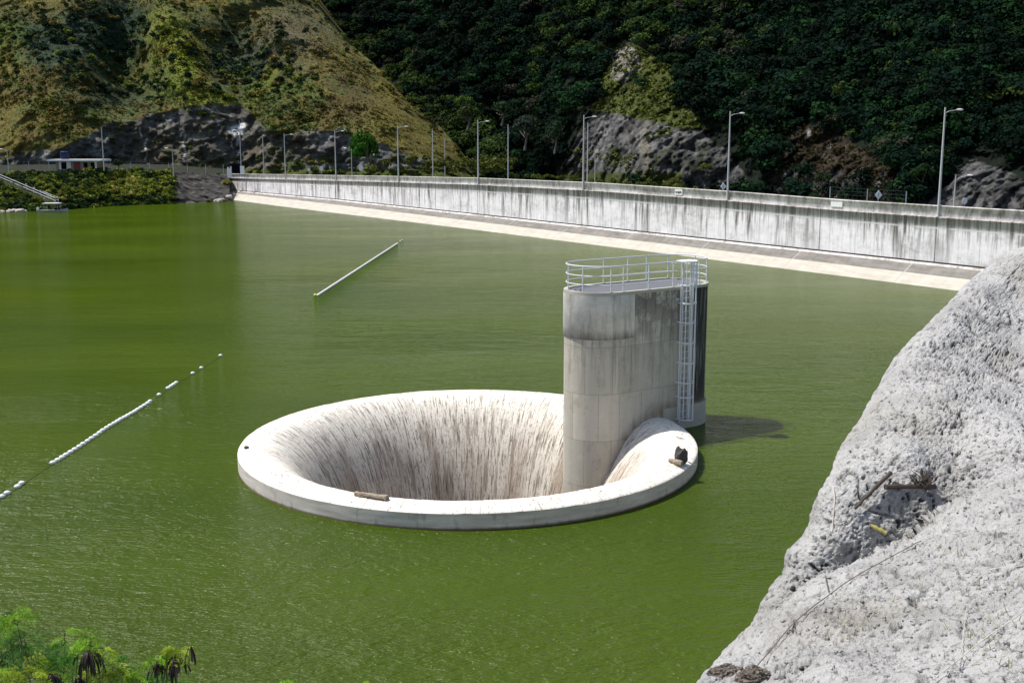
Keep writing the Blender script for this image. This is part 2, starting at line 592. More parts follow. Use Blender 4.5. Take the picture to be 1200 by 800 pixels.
def m_terrain(name, fine=1.2, amp=.5, bumpd=.5):
    t = NT(name); a = t.attr()
    p = t.pos()
    n = t.noise(p, fine, 6, .7)
    n2 = t.noise(p, fine * 4.5, 4, .7)
    f = t.math('ADD', t.math('MULTIPLY', n, .6), t.math('MULTIPLY', n2, .4))
    m = t.mr(f, .3, .7, 1 - amp, 1 + amp)
    k = t.mix(1.0, a, t.comb(m, m, m), 'MULTIPLY')
    return t.done(k, .95, t.bump(f, .9, bumpd), 0, .2)


M['terrain'] = m_terrain('hillside_ground', 1.1, .85, 1.6)


def m_shotcrete():
    t = NT('sprayed_concrete'); p = t.pos()
    n = t.noise(p, 1.1, 5, .6); n2 = t.noise(p, 9, 6, .72); n3 = t.noise(p, 34, 4, .65)
    vo = t.voro(t.pos(), 16)
    k = t.ramp(n, [(.28, (.34, .337, .333)), (.6, (.49, .487, .482))])
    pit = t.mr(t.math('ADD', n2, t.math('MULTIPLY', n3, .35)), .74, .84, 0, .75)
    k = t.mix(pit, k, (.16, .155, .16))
    a = t.attr(); k = t.mix(1.0, k, a, 'MULTIPLY')
    h = t.math('ADD', t.math('MULTIPLY', n2, 1.0), t.math('MULTIPLY', n3, .45))
    h = t.math('ADD', h, t.math('MULTIPLY', vo, .5))
    return t.done(k, .95, t.bump(h, .9, .08), 0, .2)


M['shotcrete'] = m_shotcrete()

# ------------------------------------------------------------------ the spillway centre, dam line
SC = np.array([-1.76, 44.46]); SR = 9.32
P0 = np.array([39.1, 102.0]); DD = np.array([-.5263, .8503]); NL = np.array([-.8503, -.5263])   # NL points to the lake


def top_z(t): return interp(t, [(-90, 6.9), (-8.5, 7.05), (11, 7.12), (27, 7.4), (53, 7.62), (84, 7.47), (112, 7.05), (138, 6.6), (168, 6.1), (207, 5.4)])
def foot_z(t): return interp(t, [(-90, 1.62), (140, 1.66), (207, 1.2)])
def off_w(t): return interp(t, [(-90, 3.0), (0, 3.05), (27, 3.3), (84, 4.1), (111, 5.0), (146, 6.2), (207, 6.4)])


def dam_pt(t, off, z):
    q = P0 + DD * t + NL * off
    return (q[0], q[1], z)


# ------------------------------------------------------------------ ground and water
g = MB(); g.box((0, 600, -32), (5000, 5000, 1))
tag(g.build('ground', M['greystone']), kind='structure')

NA = 360
ang = np.linspace(0, 2 * np.pi, NA, endpoint=False)
nb = -NL                                    # away from the lake
dmax = (P0 + NL * 1.0) @ nb
V = []
for rr in (9.15, 14, 25, 60, None):
    for a in ang:
        d = np.array([np.cos(a), np.sin(a)])
        lim = 700.0
        if d @ nb > 1e-6: lim = min(lim, (dmax - SC @ nb) / (d @ nb))
        r_ = lim if rr is None else min(rr, lim * .98)
        q = SC + d * r_
        V.append((q[0], q[1], 0.0))
V = np.array(V); Fc = []
for k in range(4):
    for i in range(NA):
        j = (i + 1) % NA
        Fc.append((k * NA + i, (k + 1) * NA + i, (k + 1) * NA + j, k * NA + j))
o = link('water', fast_mesh('water', V, Fc), M['water']); tag(o, kind='structure')

# ------------------------------------------------------------------ leaf clouds
def crown_templates(n, lobes=(6, 9), per=30, size=.15, flat=.75, seed=1, spread=.58, lr=(.33, .50), jit=.55):
    r = np.random.default_rng(seed); out = []
    for _ in range(n):
        L = r.integers(*lobes); vs = []
        for l in range(L):
            d = r.normal(size=3); d /= np.linalg.norm(d); d[2] = abs(d[2]) * .9
            c = d * spread * r.uniform(.55, 1.0); rad = r.uniform(*lr)
            q = r.normal(size=(per, 3)); q /= np.linalg.norm(q, axis=1)[:, None]
            q[:, 2] = np.where(q[:, 2] < -.35, -q[:, 2], q[:, 2])
            pos = c + q * rad * r.uniform(.72, 1.08, (per, 1))
            nn = q + r.normal(size=(per, 3)) * jit; nn /= np.linalg.norm(nn, axis=1)[:, None]
            t1 = np.cross(nn, r.normal(size=(per, 3))); t1 /= np.linalg.norm(t1, axis=1)[:, None]
            t2 = np.cross(nn, t1)
            s = size * r.uniform(.55, 1.25, (per, 1)); s2 = s * r.uniform(.5, .9, (per, 1))
            quad = np.stack([pos + t1 * s, pos + t2 * s2, pos - t1 * s * .9, pos - t2 * s2], 1)
            vs.append(quad)
        vs = np.concatenate(vs); vs[..., 2] *= flat
        out.append(vs)
    return out


TPL_FAR = crown_templates(12, (6, 10), 36, .108, .85, 3, jit=.32)
TPL_TUFT = crown_templates(8, (2, 3), 7, .34, .7, 16, .5)
TPL_BUSH = crown_templates(8, (3, 6), 18, .26, .80, 5, .5)
TPL_NEAR = crown_templates(4, (15, 19), 120, .070, .95, 8, .66, (.22, .38))
TPL_GRASSY = crown_templates(6, (3, 5), 14, .30, .7, 6, .5)


def leaf_cloud(centers, radii, tints, tpls, seed=0, zs=None):
    r = np.random.default_rng(seed); Vs = []; Cs = []
    for i, c in enumerate(centers):
        tp = tpls[r.integers(len(tpls))]
        a = r.uniform(0, 2 * np.pi); ca_, sa_ = np.cos(a), np.sin(a)
        q = tp.copy(); x = q[..., 0] * ca_ - q[..., 1] * sa_; y = q[..., 0] * sa_ + q[..., 1] * ca_
        s = radii[i]; z = q[..., 2] * s * (1 if zs is None else zs[i])
        Vs.append(np.stack([x * s + c[0], y * s + c[1], z + c[2]], -1))
        m = len(q); var = r.uniform(.75, 1.25, (m, 1)) * np.array(tints[i])[None, :]
        Cs.append(np.repeat(var[:, None, :], 4, 1))
    Vv = np.concatenate(Vs).reshape(-1, 3); Cc = np.concatenate(Cs).reshape(-1, 3)
    return Vv, Cc


def cloud_obj(name, centers, radii, tints, tpls, seed=0, parent=None, zs=None):
    Vv, Cc = leaf_cloud(centers, radii, tints, tpls, seed, zs)
    Ff = np.arange(len(Vv), dtype=np.int32).reshape(-1, 4)
    return link(name, fast_mesh(name, Vv, Ff, Cc), M['leaf'], parent)


# ------------------------------------------------------------------ left hill (dry grass, rock cut at its foot)
RIDGE = [(-640, -20), (-260, 190), (-60, 322), (0, 366), (25, 388), (62, 421), (90, 450), (118, 480), (150, 512), (178, 538), (200, 556), (230, 580)]
ROCKTOP = [(-400, 190), (0, 178), (60, 178), (100, 160), (130, 143), (170, 137), (210, 126), (250, 121), (285, 121), (300, 136), (312, 152), (345, 156), (400, 152), (445, 166), (480, 182), (520, 192), (600, 200)]


def left_Y(px, py, relief=True):
    yb = interp(px, ROCKTOP)
    def plane(y):
        e = rays(px, y); e = e[..., 2] / e[..., 1]
        return np.clip((6.6 + .80 * 318) / np.maximum(.80 - e, .18), 250, 1400)
    Y = np.where(py < yb, plane(np.minimum(py, yb)), plane(yb) - (py - yb) * .21)
    xr = interp(py, RIDGE)
    s = np.clip((xr - px) / 90, 0, 1)
    Y = Y + 30 * (1 - s) ** 2
    Y = Y - 14 * np.exp(-((px - 60) / 70) ** 2 - ((py - 90) / 120) ** 2)       # left spur
    Y = Y + 16 * np.exp(-((px - 150 + (py - 60) * .1) / 28) ** 2) * np.clip((150 - py) / 60, 0, 1)   # gully
    Y = Y + 12 * np.exp(-((px - 285) / 45) ** 2 - ((py - 60) / 60) ** 2)
    Y = Y - 8 * np.exp(-((px - 200 - (py - 40) * .35) / 30) ** 2) * np.clip((160 - py) / 60, 0, 1)
    if relief:
        q = at_y(px, py, Y)
        rock = np.clip((py - yb) / 8, 0, 1)
        Y = Y + fbm(q, .045, 5, 3) * 9 + ridged(q, .09, 4, 8) * (1.1 + 1.6 * rock) + fbm(q, .5, 4, 5) * (.8 + 1.3 * rock) + ridged(q * np.array([1, 1, .7]), .30, 3, 6) * 1.3 * rock
    return Y


nr, nc = 340, 520
py = np.concatenate([np.linspace(-430, -90, 40)[:-1], np.linspace(-90, 232, nr - 39)])[:, None]
xr = interp(py, RIDGE)
s = np.linspace(0, 1, nc)[None, :]
jag = fbm(np.stack([py * .035, py * 0, py * 0 + 3], -1), 1, 5, 2, .6) * 13
px = -420 + (xr + jag + 420) * s
pyg = py + 0 * px
Y = left_Y(px, pyg)
P = at_y(px, pyg, Y)
# skirt behind the ridge: falls away from the viewer
back = []
for k in range(1, 5):
    e = P[:, -1, :].copy(); e[:, 0] += 12 * k; e[:, 1] += 22 * k; e[:, 2] -= 16 * k; back.append(e)
Pall = np.concatenate([P, np.stack(back, 1)], 1)


def blob(px, py, x, y, sx, sy, rot=0.0):
    dx, dy = px - x, py - y; c, s_ = math.cos(rot), math.sin(rot)
    return np.exp(-((dx * c + dy * s_) / sx) ** 2 - ((-dx * s_ + dy * c) / sy) ** 2)


def left_color(px, py, q):
    n = fbm(q, .06, 5, 21)[..., None]; n2 = fbm(q, .35, 4, 31)[..., None]; n3 = fbm(q, .03, 3, 41)[..., None]
    dry = np.array([.24, .185, .042]); brown = np.array([.15, .108, .040]); green = np.array([.085, .105, .020])
    ygreen = np.array([.26, .27, .032]); teal = np.array([.030, .056, .032]); rock = np.array([.14, .135, .132]); rockl = np.array([.30, .295, .285])
    def mx(a, b, m): m = np.clip(m, 0, 1)[..., None] if np.ndim(m) < np.ndim(a) else np.clip(m, 0, 1); return a * (1 - m) + b * m
    c = dry + 0 * n
    c = mx(c, brown, (n * 1.8 + .15)[..., 0])
    c = mx(c, green, (n2 * 1.5 + n3 * 1.5 + .2)[..., 0])
    t_ = (blob(px, py, 285, 70, 75, 50) + blob(px, py, 110, 50, 75, 42) + .9 * blob(px, py, 140, 20, 60, 30)
          + .9 * blob(px, py, 30, 40, 60, 22, .8) + .8 * blob(px, py, 145, 115, 55, 18) + .7 * blob(px, py, 215, 150, 60, 16))
    c = mx(c, teal, t_ * 1.05 - .15 + n2[..., 0] * .5)
    g_ = (blob(px, py, 225, 95, 16, 60, -.25) + blob(px, py, 245, 112, 45, 9, .35) + blob(px, py, 312, 95, 28, 10, -1.0)
          + .9 * blob(px, py, 185, 40, 18, 35) + .6 * blob(px, py, 215, 70, 20, 40))
    c = mx(c, ygreen, g_ * 1.1 - .1 + n2[..., 0] * .35)
    gr = blob(px, py, 330, 103, 45, 12) + blob(px, py, 195, 100, 30, 22) + blob(px, py, 10, 40, 25, 28)
    c = mx(c, np.array([.11, .15, .024]), gr - .1 + n2[..., 0] * .5)
    # bare grey-brown upper right slope with diagonal trails
    c = mx(c, np.array([.17, .14, .085]), .75 * blob(px, py, 345, 35, 50, 40) + .3 * n2[..., 0])
    d = np.sin((px * .62 - py * .78) * .35 + fbm(q, .05, 3, 77) * 4)
    c = mx(c, np.array([.13, .125, .03]), np.clip(d - .55, 0, 1) * (px > 380) * .8)
    # rock cut
    yb = interp(px, ROCKTOP) + fbm(np.stack([px * .08, py * .08, 0 * px], -1), 1, 4, 5) * 9
    rm = np.clip((py - yb) / 3, 0, 1)
    rc = mx(rock + 0 * n, rockl, n2[..., 0] * 1.4 + n[..., 0] * .7 - .02)
    rc = mx(rc, np.array([.035, .035, .038]), ridged(q * np.array([1, 1, 2.2]), .16, 4, 15) * 2.2 - 1.05)
    rc = mx(rc, np.array([.24, .235, .23]), ridged(q * np.array([1.3, 1, .8]), .35, 3, 19) * 2.5 - 1.75)
    rc = mx(rc, np.array([.10, .085, .045]), n3[..., 0] * 1.6 - .1)
    rc = mx(rc, green * .8, blob(px, py, 255, 192, 16, 8) + blob(px, py, 390, 188, 30, 8) + blob(px, py, 340, 190, 20, 8) - .3 + n2[..., 0])
    # white lime seepage
    sm = (blob(px, py, 277, 152, 9, 4, -.2) + blob(px, py, 284, 147, 2.2, 5)) * 1.6
    for x0, y0, y1, ww in ((279, 150, 190, .8), (272.5, 152, 176, .7), (284, 144, 158, .8), (165, 148, 162, .8), (171, 163, 190, .9), (216, 148, 190, 1.2)):
        wob = 1.2 * np.sin(py * .35 + x0)
        sm = sm + (np.exp(-((px - x0 - wob) / ww) ** 2) * (py > y0) * (py < y1)) * (1.3 if x0 > 260 else .75)
    rc = mx(rc, np.array([.86, .85, .81]), sm * 1.2 - .15 + n2[..., 0] * .3)
    c = mx(c, rc, rm)
    # grassy base
    c = mx(c, green, np.clip((py - 196) / 3, 0, 1))
    c = c * np.where(rm[..., None] > .5, 1.0, np.array([.74, .80, .80]))
    return np.clip(c * (1 + .4 * n2 + .35 * fbm(q, 1.3, 3, 33)[..., None]), .004, .8)


C = left_color(px, pyg, P)
Call = np.concatenate([C, np.repeat(C[:, -1:, :], 4, 1)], 1)
me = fast_mesh('hill', Pall.reshape(-1, 3), grid_faces(nr, nc + 4)[:, ::-1], Call.reshape(-1, 3), smooth=True)
tag(link('hill', me, M['terrain']), kind='structure')

# ------------------------------------------------------------------ forested hill beyond
CUT1 = [(660, 232), (668, 190), (678, 158), (700, 138), (722, 132), (742, 138), (775, 142), (800, 150), (830, 158), (850, 175), (866, 195), (884, 232)]
CUT2 = [(882, 236), (905, 205), (915, 170), (930, 150), (950, 148), (985, 162), (1020, 180), (1050, 200), (1085, 236)]
CUT3 = [(1085, 255), (1095, 225), (1120, 205), (1135, 190), (1150, 188), (1190, 205), (1230, 215), (1260, 260)]
SCAR = [(715, 95), (722, 60), (735, 50), (748, 60), (755, 84), (735, 95)]
GRASS = [(690, 132), (702, 110), (712, 70), (728, 48), (760, 62), (792, 85), (800, 120), (830, 150), (800, 152), (760, 142), (722, 134)]


def forest_Y(px, py, relief=True):
    Yb = interp(px, [(-400, 520), (300, 430), (560, 345), (760, 270), (1000, 215), (1200, 185), (1600, 160)])
    e = rays(px, py); e = e[..., 2] / e[..., 1]
    sl = .78
    Y = np.clip((12.6 + 8 + sl * Yb) / np.maximum(sl - e, .16), 100, 1800)
    Y = Y - 12 * blob(px, py, 760, 170, 110, 90) - 9 * blob(px, py, 980, 200, 100, 60) - 5 * blob(px, py, 1170, 225, 80, 40)
    Y = Y + 30 * blob(px, py, 600, 120, 60, 120, .2)
    if relief:
        q = at_y(px, py, Y)
        Y = Y + fbm(q, .02, 4, 51) * 16 + fbm(q, .12, 4, 52) * 3 + ridged(q * np.array([1.3, 1, .6]), .22, 4, 58) * 2.2 + fbm(q, .6, 4, 59) * 1.8
    return Y


nr2, nc2 = 300, 640
py2 = np.concatenate([np.linspace(-430, -60, 40)[:-1], np.linspace(-60, 300, nr2 - 39)])[:, None]
px2 = np.concatenate([np.linspace(-600, 330, 40)[:-1], np.linspace(330, 1250, 560), np.linspace(1250, 2300, 42)[1:]])[None, :] + 0 * py2
py2 = py2 + 0 * px2
Yf = forest_Y(px2, py2)
P2 = at_y(px2, py2, Yf)


def soft_in(px, py, poly, q, amp=7, seed=3):
    n = fbm(np.stack([px * .06, py * .06, 0 * px], -1), 1, 4, seed) * amp
    n2_ = fbm(np.stack([px * .06 + 50, py * .06, 0 * px], -1), 1, 4, seed) * amp
    return in_poly(px + n, py + n2_, poly)


def forest_color(px, py, q):
    n = fbm(q, .08, 4, 61)[..., None]; n2 = fbm(q, .4, 4, 62)[..., None]
    c = np.array([.006, .013, .006]) * (1 + .5 * n)
    rock = np.array([.100, .098, .098]) * (1 + 1.4 * n2 + .8 * fbm(q * np.array([2.2, 1, .5]), .9, 3, 63)[..., None]) + np.clip(n - .05, 0, 1) * .22 + np.clip(ridged(q * np.array([1.3, 1, .8]), .35, 3, 19)[..., None] * 1.5 - .95, 0, 1) * .12
    rock = rock * np.where(ridged(q * np.array([1, 1, 2]), .2, 4, 15)[..., None] > .52, .45, 1.0)
    ochre = np.clip(blob(px, py, 757, 180, 8, 35) * 1.3 + n2[..., 0] - .3, 0, 1)[..., None]
    rock = rock * (1 - ochre * .7) + np.array([.22, .19, .13]) * ochre * .7
    gp = np.clip(fbm(q, .11, 4, 91) * 3 - 1.0, 0, 1)[..., None]
    rock = rock * (1 - gp) + np.array([.03, .04, .014]) * gp
    m = soft_in(px, py, CUT1, q)[..., None] | soft_in(px, py, CUT3, q)[..., None]
    c = np.where(m, rock, c)
    br = np.array([.034, .025, .014]) * (1 + 1.0 * n2) + np.clip(n2 - .3, 0, 1) * .2
    m2 = soft_in(px, py, CUT2, q)
    low = (py > 205 + n[..., 0] * 14)
    c = np.where(m2[..., None], np.where(low[..., None], rock * .8, br), c)
    gm_ = soft_in(px, py, GRASS, q)[..., None]
    c = np.where(gm_, np.array([.070, .085, .018]) * (1 + 1.0 * n2), c)
    sm = soft_in(px, py, SCAR, q)[..., None]
    c = np.where(sm, np.array([.20, .185, .16]) * (1 + 1.2 * n2), c)
    for x, y in ((936, 150), (948, 156), (972, 170)):
        b_ = np.clip(blob(px, py, x, y, 3, 5) * 2 - .5, 0, 1)[..., None]; c = c * (1 - b_) + .26 * b_
    base = np.clip((py - 200) / 4, 0, 1)[..., None] * (px < 800)[..., None]
    c = c * (1 - base) + np.array([.06, .075, .02]) * base
    return np.clip(c, .003, .8)


C2 = forest_color(px2, py2, P2)
me = fast_mesh('forest_hill', P2.reshape(-1, 3), grid_faces(nr2, nc2)[:, ::-1], C2.reshape(-1, 3), smooth=True)
tag(link('forest_hill', me, M['terrain']), kind='structure')

# forest canopy: one mass nobody could count
N = 8800
fx = rng.uniform(300, 1450, N); fy = rng.uniform(-90, 246, N)
keep = np.ones(N, bool)
for pl in (CUT1, CUT2, CUT3, GRASS):
    keep &= ~(in_poly(fx, fy + 3, pl) & (rng.uniform(0, 1, N) > (.05 if pl is not GRASS else .12)))
for ox, oy in ((-12, 4), (12, 4), (0, 12), (0, -6), (-8, 12), (8, 12)):
    keep &= ~((in_poly(fx + ox, fy + oy, CUT1) | in_poly(fx + ox, fy + oy, CUT3)) & (rng.uniform(0, 1, N) > .12))
keep &= ~in_poly(fx, fy, SCAR)
keep &= fx > interp(fy, RIDGE) - 25
keep &= ((fx < 1200) & (fy > -30)) | (rng.uniform(0, 1, N) < .6)
fx, fy = fx[keep], fy[keep]
FY = forest_Y(fx, fy)
cen = at_y(fx, fy, FY)
fn = fbm(np.stack([fx * .012, fy * .012, 0 * fx], -1), 1, 3, 7)
tints = []; rad = []
for i in range(len(fx)):
    u = rng.uniform()
    b = np.array([.0036, .0120, .0070]) * rng.uniform(.35, 1.9)
    if u > .72 - fn[i] * .4: b = np.array([.009, .027, .009]) * rng.uniform(.6, 1.7)
    if u > .97: b = np.array([.032, .055, .012]) * rng.uniform(.8, 1.2)
    if u < .03: b = np.array([.040, .042, .028])
    if fx[i] < 600 and fy[i] > 40 + (fx[i] - 420) * .7 and u > .3:     # lighter belt next to the dry ridge
        b = np.array([.030, .052, .013]) * rng.uniform(.7, 1.6)
    if 640 < fx[i] < 900 and fy[i] < 70 and u > .6: b = np.array([.032, .056, .014]) * rng.uniform(.7, 1.5)
    tints.append(b)
    rad.append((2.2 + 4.2 * rng.uniform() ** 1.6) * (1.0 if FY[i] > 250 else .78))
rad = np.array(rad); cen[:, 2] += rad * .35
o = cloud_obj('forest', cen, rad, tints, TPL_FAR, 5); tag(o, kind='stuff')

# hillside shrubs on the dry hill and the green foot of the cut: ground cover
N = 4600
hx = rng.uniform(-300, 560, N); hy = rng.uniform(-90, 205, N)
yb = interp(hx, ROCKTOP)
q = at_y(hx, hy, left_Y(hx, hy))
dens = .07 + .35 * (fbm(q, .05, 3, 71) > .08) + .9 * (blob(hx, hy, 285, 70, 70, 50) + blob(hx, hy, 110, 45, 75, 42) + blob(hx, hy, 215, 100, 60, 22) + blob(hx, hy, 330, 103, 45, 12) + .7 * blob(hx, hy, 30, 60, 50, 60))
dens = np.where(hy > yb + 2, .10, dens)
dens = np.where((hy > 188) & (hx > 225), .8, dens)
dens *= np.where(hx > 380, np.where(hy < 150, .35, .9), 1)
dens = np.where(np.abs(hx - interp(hy, RIDGE)) < 16, .75, dens)
keep = (hx < interp(hy, RIDGE) + 4) & (rng.uniform(0, 1, N) < dens)
hx, hy, q = hx[keep], hy[keep], q[keep]
tints = []; rad = []
tealm = blob(hx, hy, 285, 70, 75, 50) + blob(hx, hy, 110, 50, 75, 42) + .8 * blob(hx, hy, 145, 115, 55, 18)
for i in range(len(hx)):
    u = rng.uniform()
    if u < tealm[i]: b = np.array([.018, .036, .020])
    elif u < .6: b = np.array([.050, .066, .015])
    elif u < .85: b = np.array([.12, .10, .026])
    else: b = np.array([.10, .135, .018])
    tints.append(b * rng.uniform(.7, 1.5)); rad.append(rng.uniform(.7, 2.3) * (1.15 if tealm[i] > .4 else .8))
rad = np.array(rad); q[:, 2] += rad * .1
o = cloud_obj('hillside_shrubs', q, rad, tints, TPL_BUSH, 6); tag(o, kind='stuff')

# coarse grass and weeds covering the slopes: ground cover in the colours of the ground it grows on
N = 30000
hx = rng.uniform(-120, 560, N); hy = rng.uniform(-40, 205, N)
yb = interp(hx, ROCKTOP)
keep = (hx < interp(hy, RIDGE) - 1) & ((hy < yb) | (rng.uniform(0, 1, N) < .10)) & ((hx > 0) | (rng.uniform(0, 1, N) < .4))
hx, hy = hx[keep], hy[keep]
q = at_y(hx, hy, left_Y(hx, hy)); cc = left_color(hx, hy, q)
rck = (hy > interp(hx, ROCKTOP))
cc = np.where(rck[:, None], np.array([.05, .06, .02]), cc)
cc = cc * rng.uniform(.55, 1.7, (len(cc), 1)) * np.array([1.0, 1.0, .9])
rad = rng.uniform(.3, .85, len(q)) * np.clip(1 + fbm(q, .1, 2, 3), .5, 1.6)
gx = rng.uniform(640, 1100, 9000); gy = rng.uniform(30, 240, 9000)
k2 = in_poly(gx, gy, GRASS) | (in_poly(gx, gy, CUT2) & (rng.uniform(0, 1, 9000) < .45)) | (in_poly(gx, gy, CUT1) & (fbm(np.stack([gx * .03, gy * .05, 0 * gx], -1), 1, 3, 9) > .33)) | (in_poly(gx, gy, SCAR) & (rng.uniform(0, 1, 9000) < .3))
gx, gy = gx[k2], gy[k2]
q2_ = at_y(gx, gy, forest_Y(gx, gy))
c2_ = np.where(in_poly(gx, gy, CUT2)[:, None], np.array([.036, .032, .014]), np.array([.085, .105, .020])) * rng.uniform(.45, 1.6, (len(gx), 1))
o = cloud_obj('hillside_grass', np.concatenate([q, q2_]), np.concatenate([rad, rng.uniform(.5, 1.5, len(gx))]), list(np.concatenate([cc, c2_])), TPL_TUFT, 61); tag(o, kind='stuff')

# ------------------------------------------------------------------ left bank: mound above the water, terrace with the road
WL = [(-400, 256), (0, 248), (60, 246.5), (130, 241), (205, 238.5), (262, 236.5), (275, 236)]
TOPL = [(-400, 212), (0, 209), (25, 206), (60, 204), (110, 202), (200, 203), (262, 205), (275, 206)]
nrb, ncb = 60, 300
bx = np.linspace(-400, 270, ncb)[None, :]
tt = np.linspace(0, 1, nrb)[:, None]
wl = at_z(bx, interp(bx, WL), -0.0)          # waterline points (1,nc,3)
Yw = wl[..., 1]; Xw = wl[..., 0]
ztop = interp(bx, [(-400, 5.6), (0, 6.3), (100, 6.9), (200, 6.5), (270, 5.3)])
run = interp(bx, [(-400, 16), (200, 13), (270, 24)])
prof = tt ** .75
Zb = -1.0 + (ztop + 1.0) * np.clip(prof, 0, 1)
Yb_ = Yw - 1.5 + (run + 1.5) * tt
Xb = Xw * (Yb_ / Yw)
Pb = np.stack([Xb + 0 * Zb, Yb_, Zb + 0 * Yb_], -1)
nz = fbm(Pb, .25, 4, 81) * 1.1 + fbm(Pb, .08, 2, 83) * 1.2
Pb[..., 1] -= nz; Pb[..., 2] += nz * .3 * (tt < .95)
# terrace behind
ter = []
for k, dy in enumerate((4, 12, 30, 75, 130)):
    e = Pb[-1].copy(); e[:, 0] *= (e[:, 1] + dy) / e[:, 1]; e[:, 1] += dy; e[:, 2] = ztop[0] + [0, .05, .1, .3, .6][k]; ter.append(e)
Pb = np.concatenate([Pb, np.stack(ter, 0)], 0)
pxb = bx + 0 * Pb[..., 0]
Cb = np.array([.050, .062, .016]) * (1 + .6 * fbm(Pb, .4, 3, 5)[..., None])
rk = (pxb > 206 + 6 * fbm(Pb, .3, 3, 9))[..., None]
Pb[..., 1] -= np.where(rk[..., 0], ridged(Pb, .5, 3, 88) * 1.1, 0)
Cb = np.where(rk, np.array([.075, .070, .064]) * (1 + 1.6 * fbm(Pb, .9, 4, 12)[..., None]) + .0, Cb)
Cb[-5:] = np.array([.036, .042, .026])
Cb[:6] = np.where(rk[:6], Cb[:6] * 1.8, np.array([.035, .035, .025]))
me = fast_mesh('bank', Pb.reshape(-1, 3), grid_faces(Pb.shape[0], ncb)[:, ::-1], np.clip(Cb, .004, .8).reshape(-1, 3), smooth=True)
tag(link('bank', me, M['terrain']), kind='structure')

N = 4200
i_ = rng.integers(0, ncb, N); j_ = rng.integers(2, nrb, N)
q = Pb[j_, i_].copy(); bxx = bx[0, i_]
keep = (bxx < 204) | ((bxx > 250) & (j_ > 25) & (rng.uniform(0, 1, N) < .25))
keep &= (bxx < 206) | (rng.uniform(0, 1, N) < .5)
sx_, sy_ = proj(q); keep &= ~((sx_ > -30) & (sx_ < 78) & (np.abs(sy_ - 2 - interp(sx_, [(-30, 209), (0, 209), (67, 238)])) < 4.5))
q = q[keep]; bxx = bxx[keep]; jj = j_[keep]
tints = []; rad = []
pn = fbm(q, .12, 3, 14)
for i in range(len(q)):
    u = rng.uniform() + pn[i] * .8
    right = bxx[i] > 105
    u -= .5 * (jj[i] < 12)
    if u > .72 - .35 * right: b = np.array([.16, .185, .026])
    elif u > .40 - .25 * right: b = np.array([.085, .12, .020])
    elif u > .2: b = np.array([.032, .055, .015])
    else: b = np.array([.018, .034, .013])
    if u > 1.05: b = np.array([.27, .24, .06])
    tints.append(b * rng.uniform(.75, 1.3)); rad.append(rng.uniform(.4, 1.5))
rad = np.array(rad); q[:, 2] += .1
o = cloud_obj('bank_bushes', q, rad, tints, TPL_BUSH, 9); tag(o, kind='stuff')

# ------------------------------------------------------------------ the dam
T0, T1 = -70.0, 207.0
ts = np.arange(T0, T1 + .1, 3.5); ts = np.append(ts[ts < T1 - .5], T1)


def strip(name, cross, mat, parent):
    """cross(t) -> list of (off, z, v) points down the section; one strip mesh with uv = (t, v)"""
    V, U = [], []
    for t in ts:
        for off, z, v in cross(t):
            V.append(dam_pt(t, off, z)); U.append((t + 700.0, v))
    n = len(cross(ts[0]))
    Ff = grid_faces(len(ts), n)
    me = fast_mesh(name, np.array(V), Ff, uv=np.array(U))
    return link(name, me, mat, parent)


dam = thing('dam', dam_pt(60, 0, 0), 'long grey-white streaked concrete dam wall crossing behind the lake', 'dam')
LEDGE = 1.02


def c_wall(t):
    zt = top_z(t) - LEDGE; zf = foot_z(t)
    return [(-.25, zt, .95), (.30, zt, 1.0), (.30, zt - .12, 1.05)] + [(.27, zt - .121 - (zt - .12 - zf) * k / 4, 1.06 + (zt - .12 - zf) * k / 4) for k in range(5)]


def c_par(t):
    zt = top_z(t); return [(-.30, zt - 1.0, 1.3), (-.30, zt, .3), (.06, zt, 0.0), (.06, zt - .1, .1), (.02, zt - .1, .12), (.02, zt - LEDGE - .02, 1.02)]


def c_curb(t):
    zf = foot_z(t); return [(.50, zf + .05, 0), (.52, zf + .20, .2), (.66, zf + .20, .5), (.68, zf, .9), (.82, zf, 1.0)]


def frac(t): return interp(t, [(-90, .50), (60, .48), (100, .42), (150, .34), (207, .28)])


def c_up(t):
    zf = foot_z(t) + .06; o_ = off_w(t); a = frac(t)
    return [(.80, zf - .04, 0), (.80 + (o_ - .8) * a, zf * (1 - a), 1.8)]


def c_low(t):
    zf = foot_z(t) + .06; o_ = off_w(t); a = frac(t)
    return [(.80 + (o_ - .8) * a, zf * (1 - a), 0), (.80 + (o_ - .8) * a, zf * (1 - a) + .05, .05), (.83 + (o_ - .8) * a, zf * (1 - a) + .05, .1), (o_ + .04, .05, 2.6), (o_ + 2.2, -1.4, 5)]


strip('wall', c_wall, M['wall'], dam)
strip('parapet', c_par, M['parapet'], dam)
strip('shade_strip', lambda t: [(.268, foot_z(t) + .34, 0), (.30, foot_z(t) + .05, .1), (.52, foot_z(t) + .05, .3)], M['foot_shade'], dam)  # dark strip added along the wall foot, its colour stands for gap shade
strip('curb', c_curb, M['parapet'], dam)
strip('apron', c_up, M['apron_dark'], dam)['label'] = 'weathered dark upper slope of the dam face'
strip('apron', c_low, M['apron_light'], dam)['label'] = 'bleached cream slope at the waterline'
e = MB()
a_ = [dam_pt(T1, .30, -1), dam_pt(T1, .30, top_z(T1) - LEDGE), dam_pt(T1, -.3, top_z(T1)), dam_pt(T1, -.3, -1)]
e.poly(a_)
b_ = [dam_pt(T1, .3, foot_z(T1) - .1), dam_pt(T1, off_w(T1) + 2, -1.5), dam_pt(T1, .3, -1.5)]
e.poly(b_)
e.build('end_wall', M['concrete_grey'], dam)
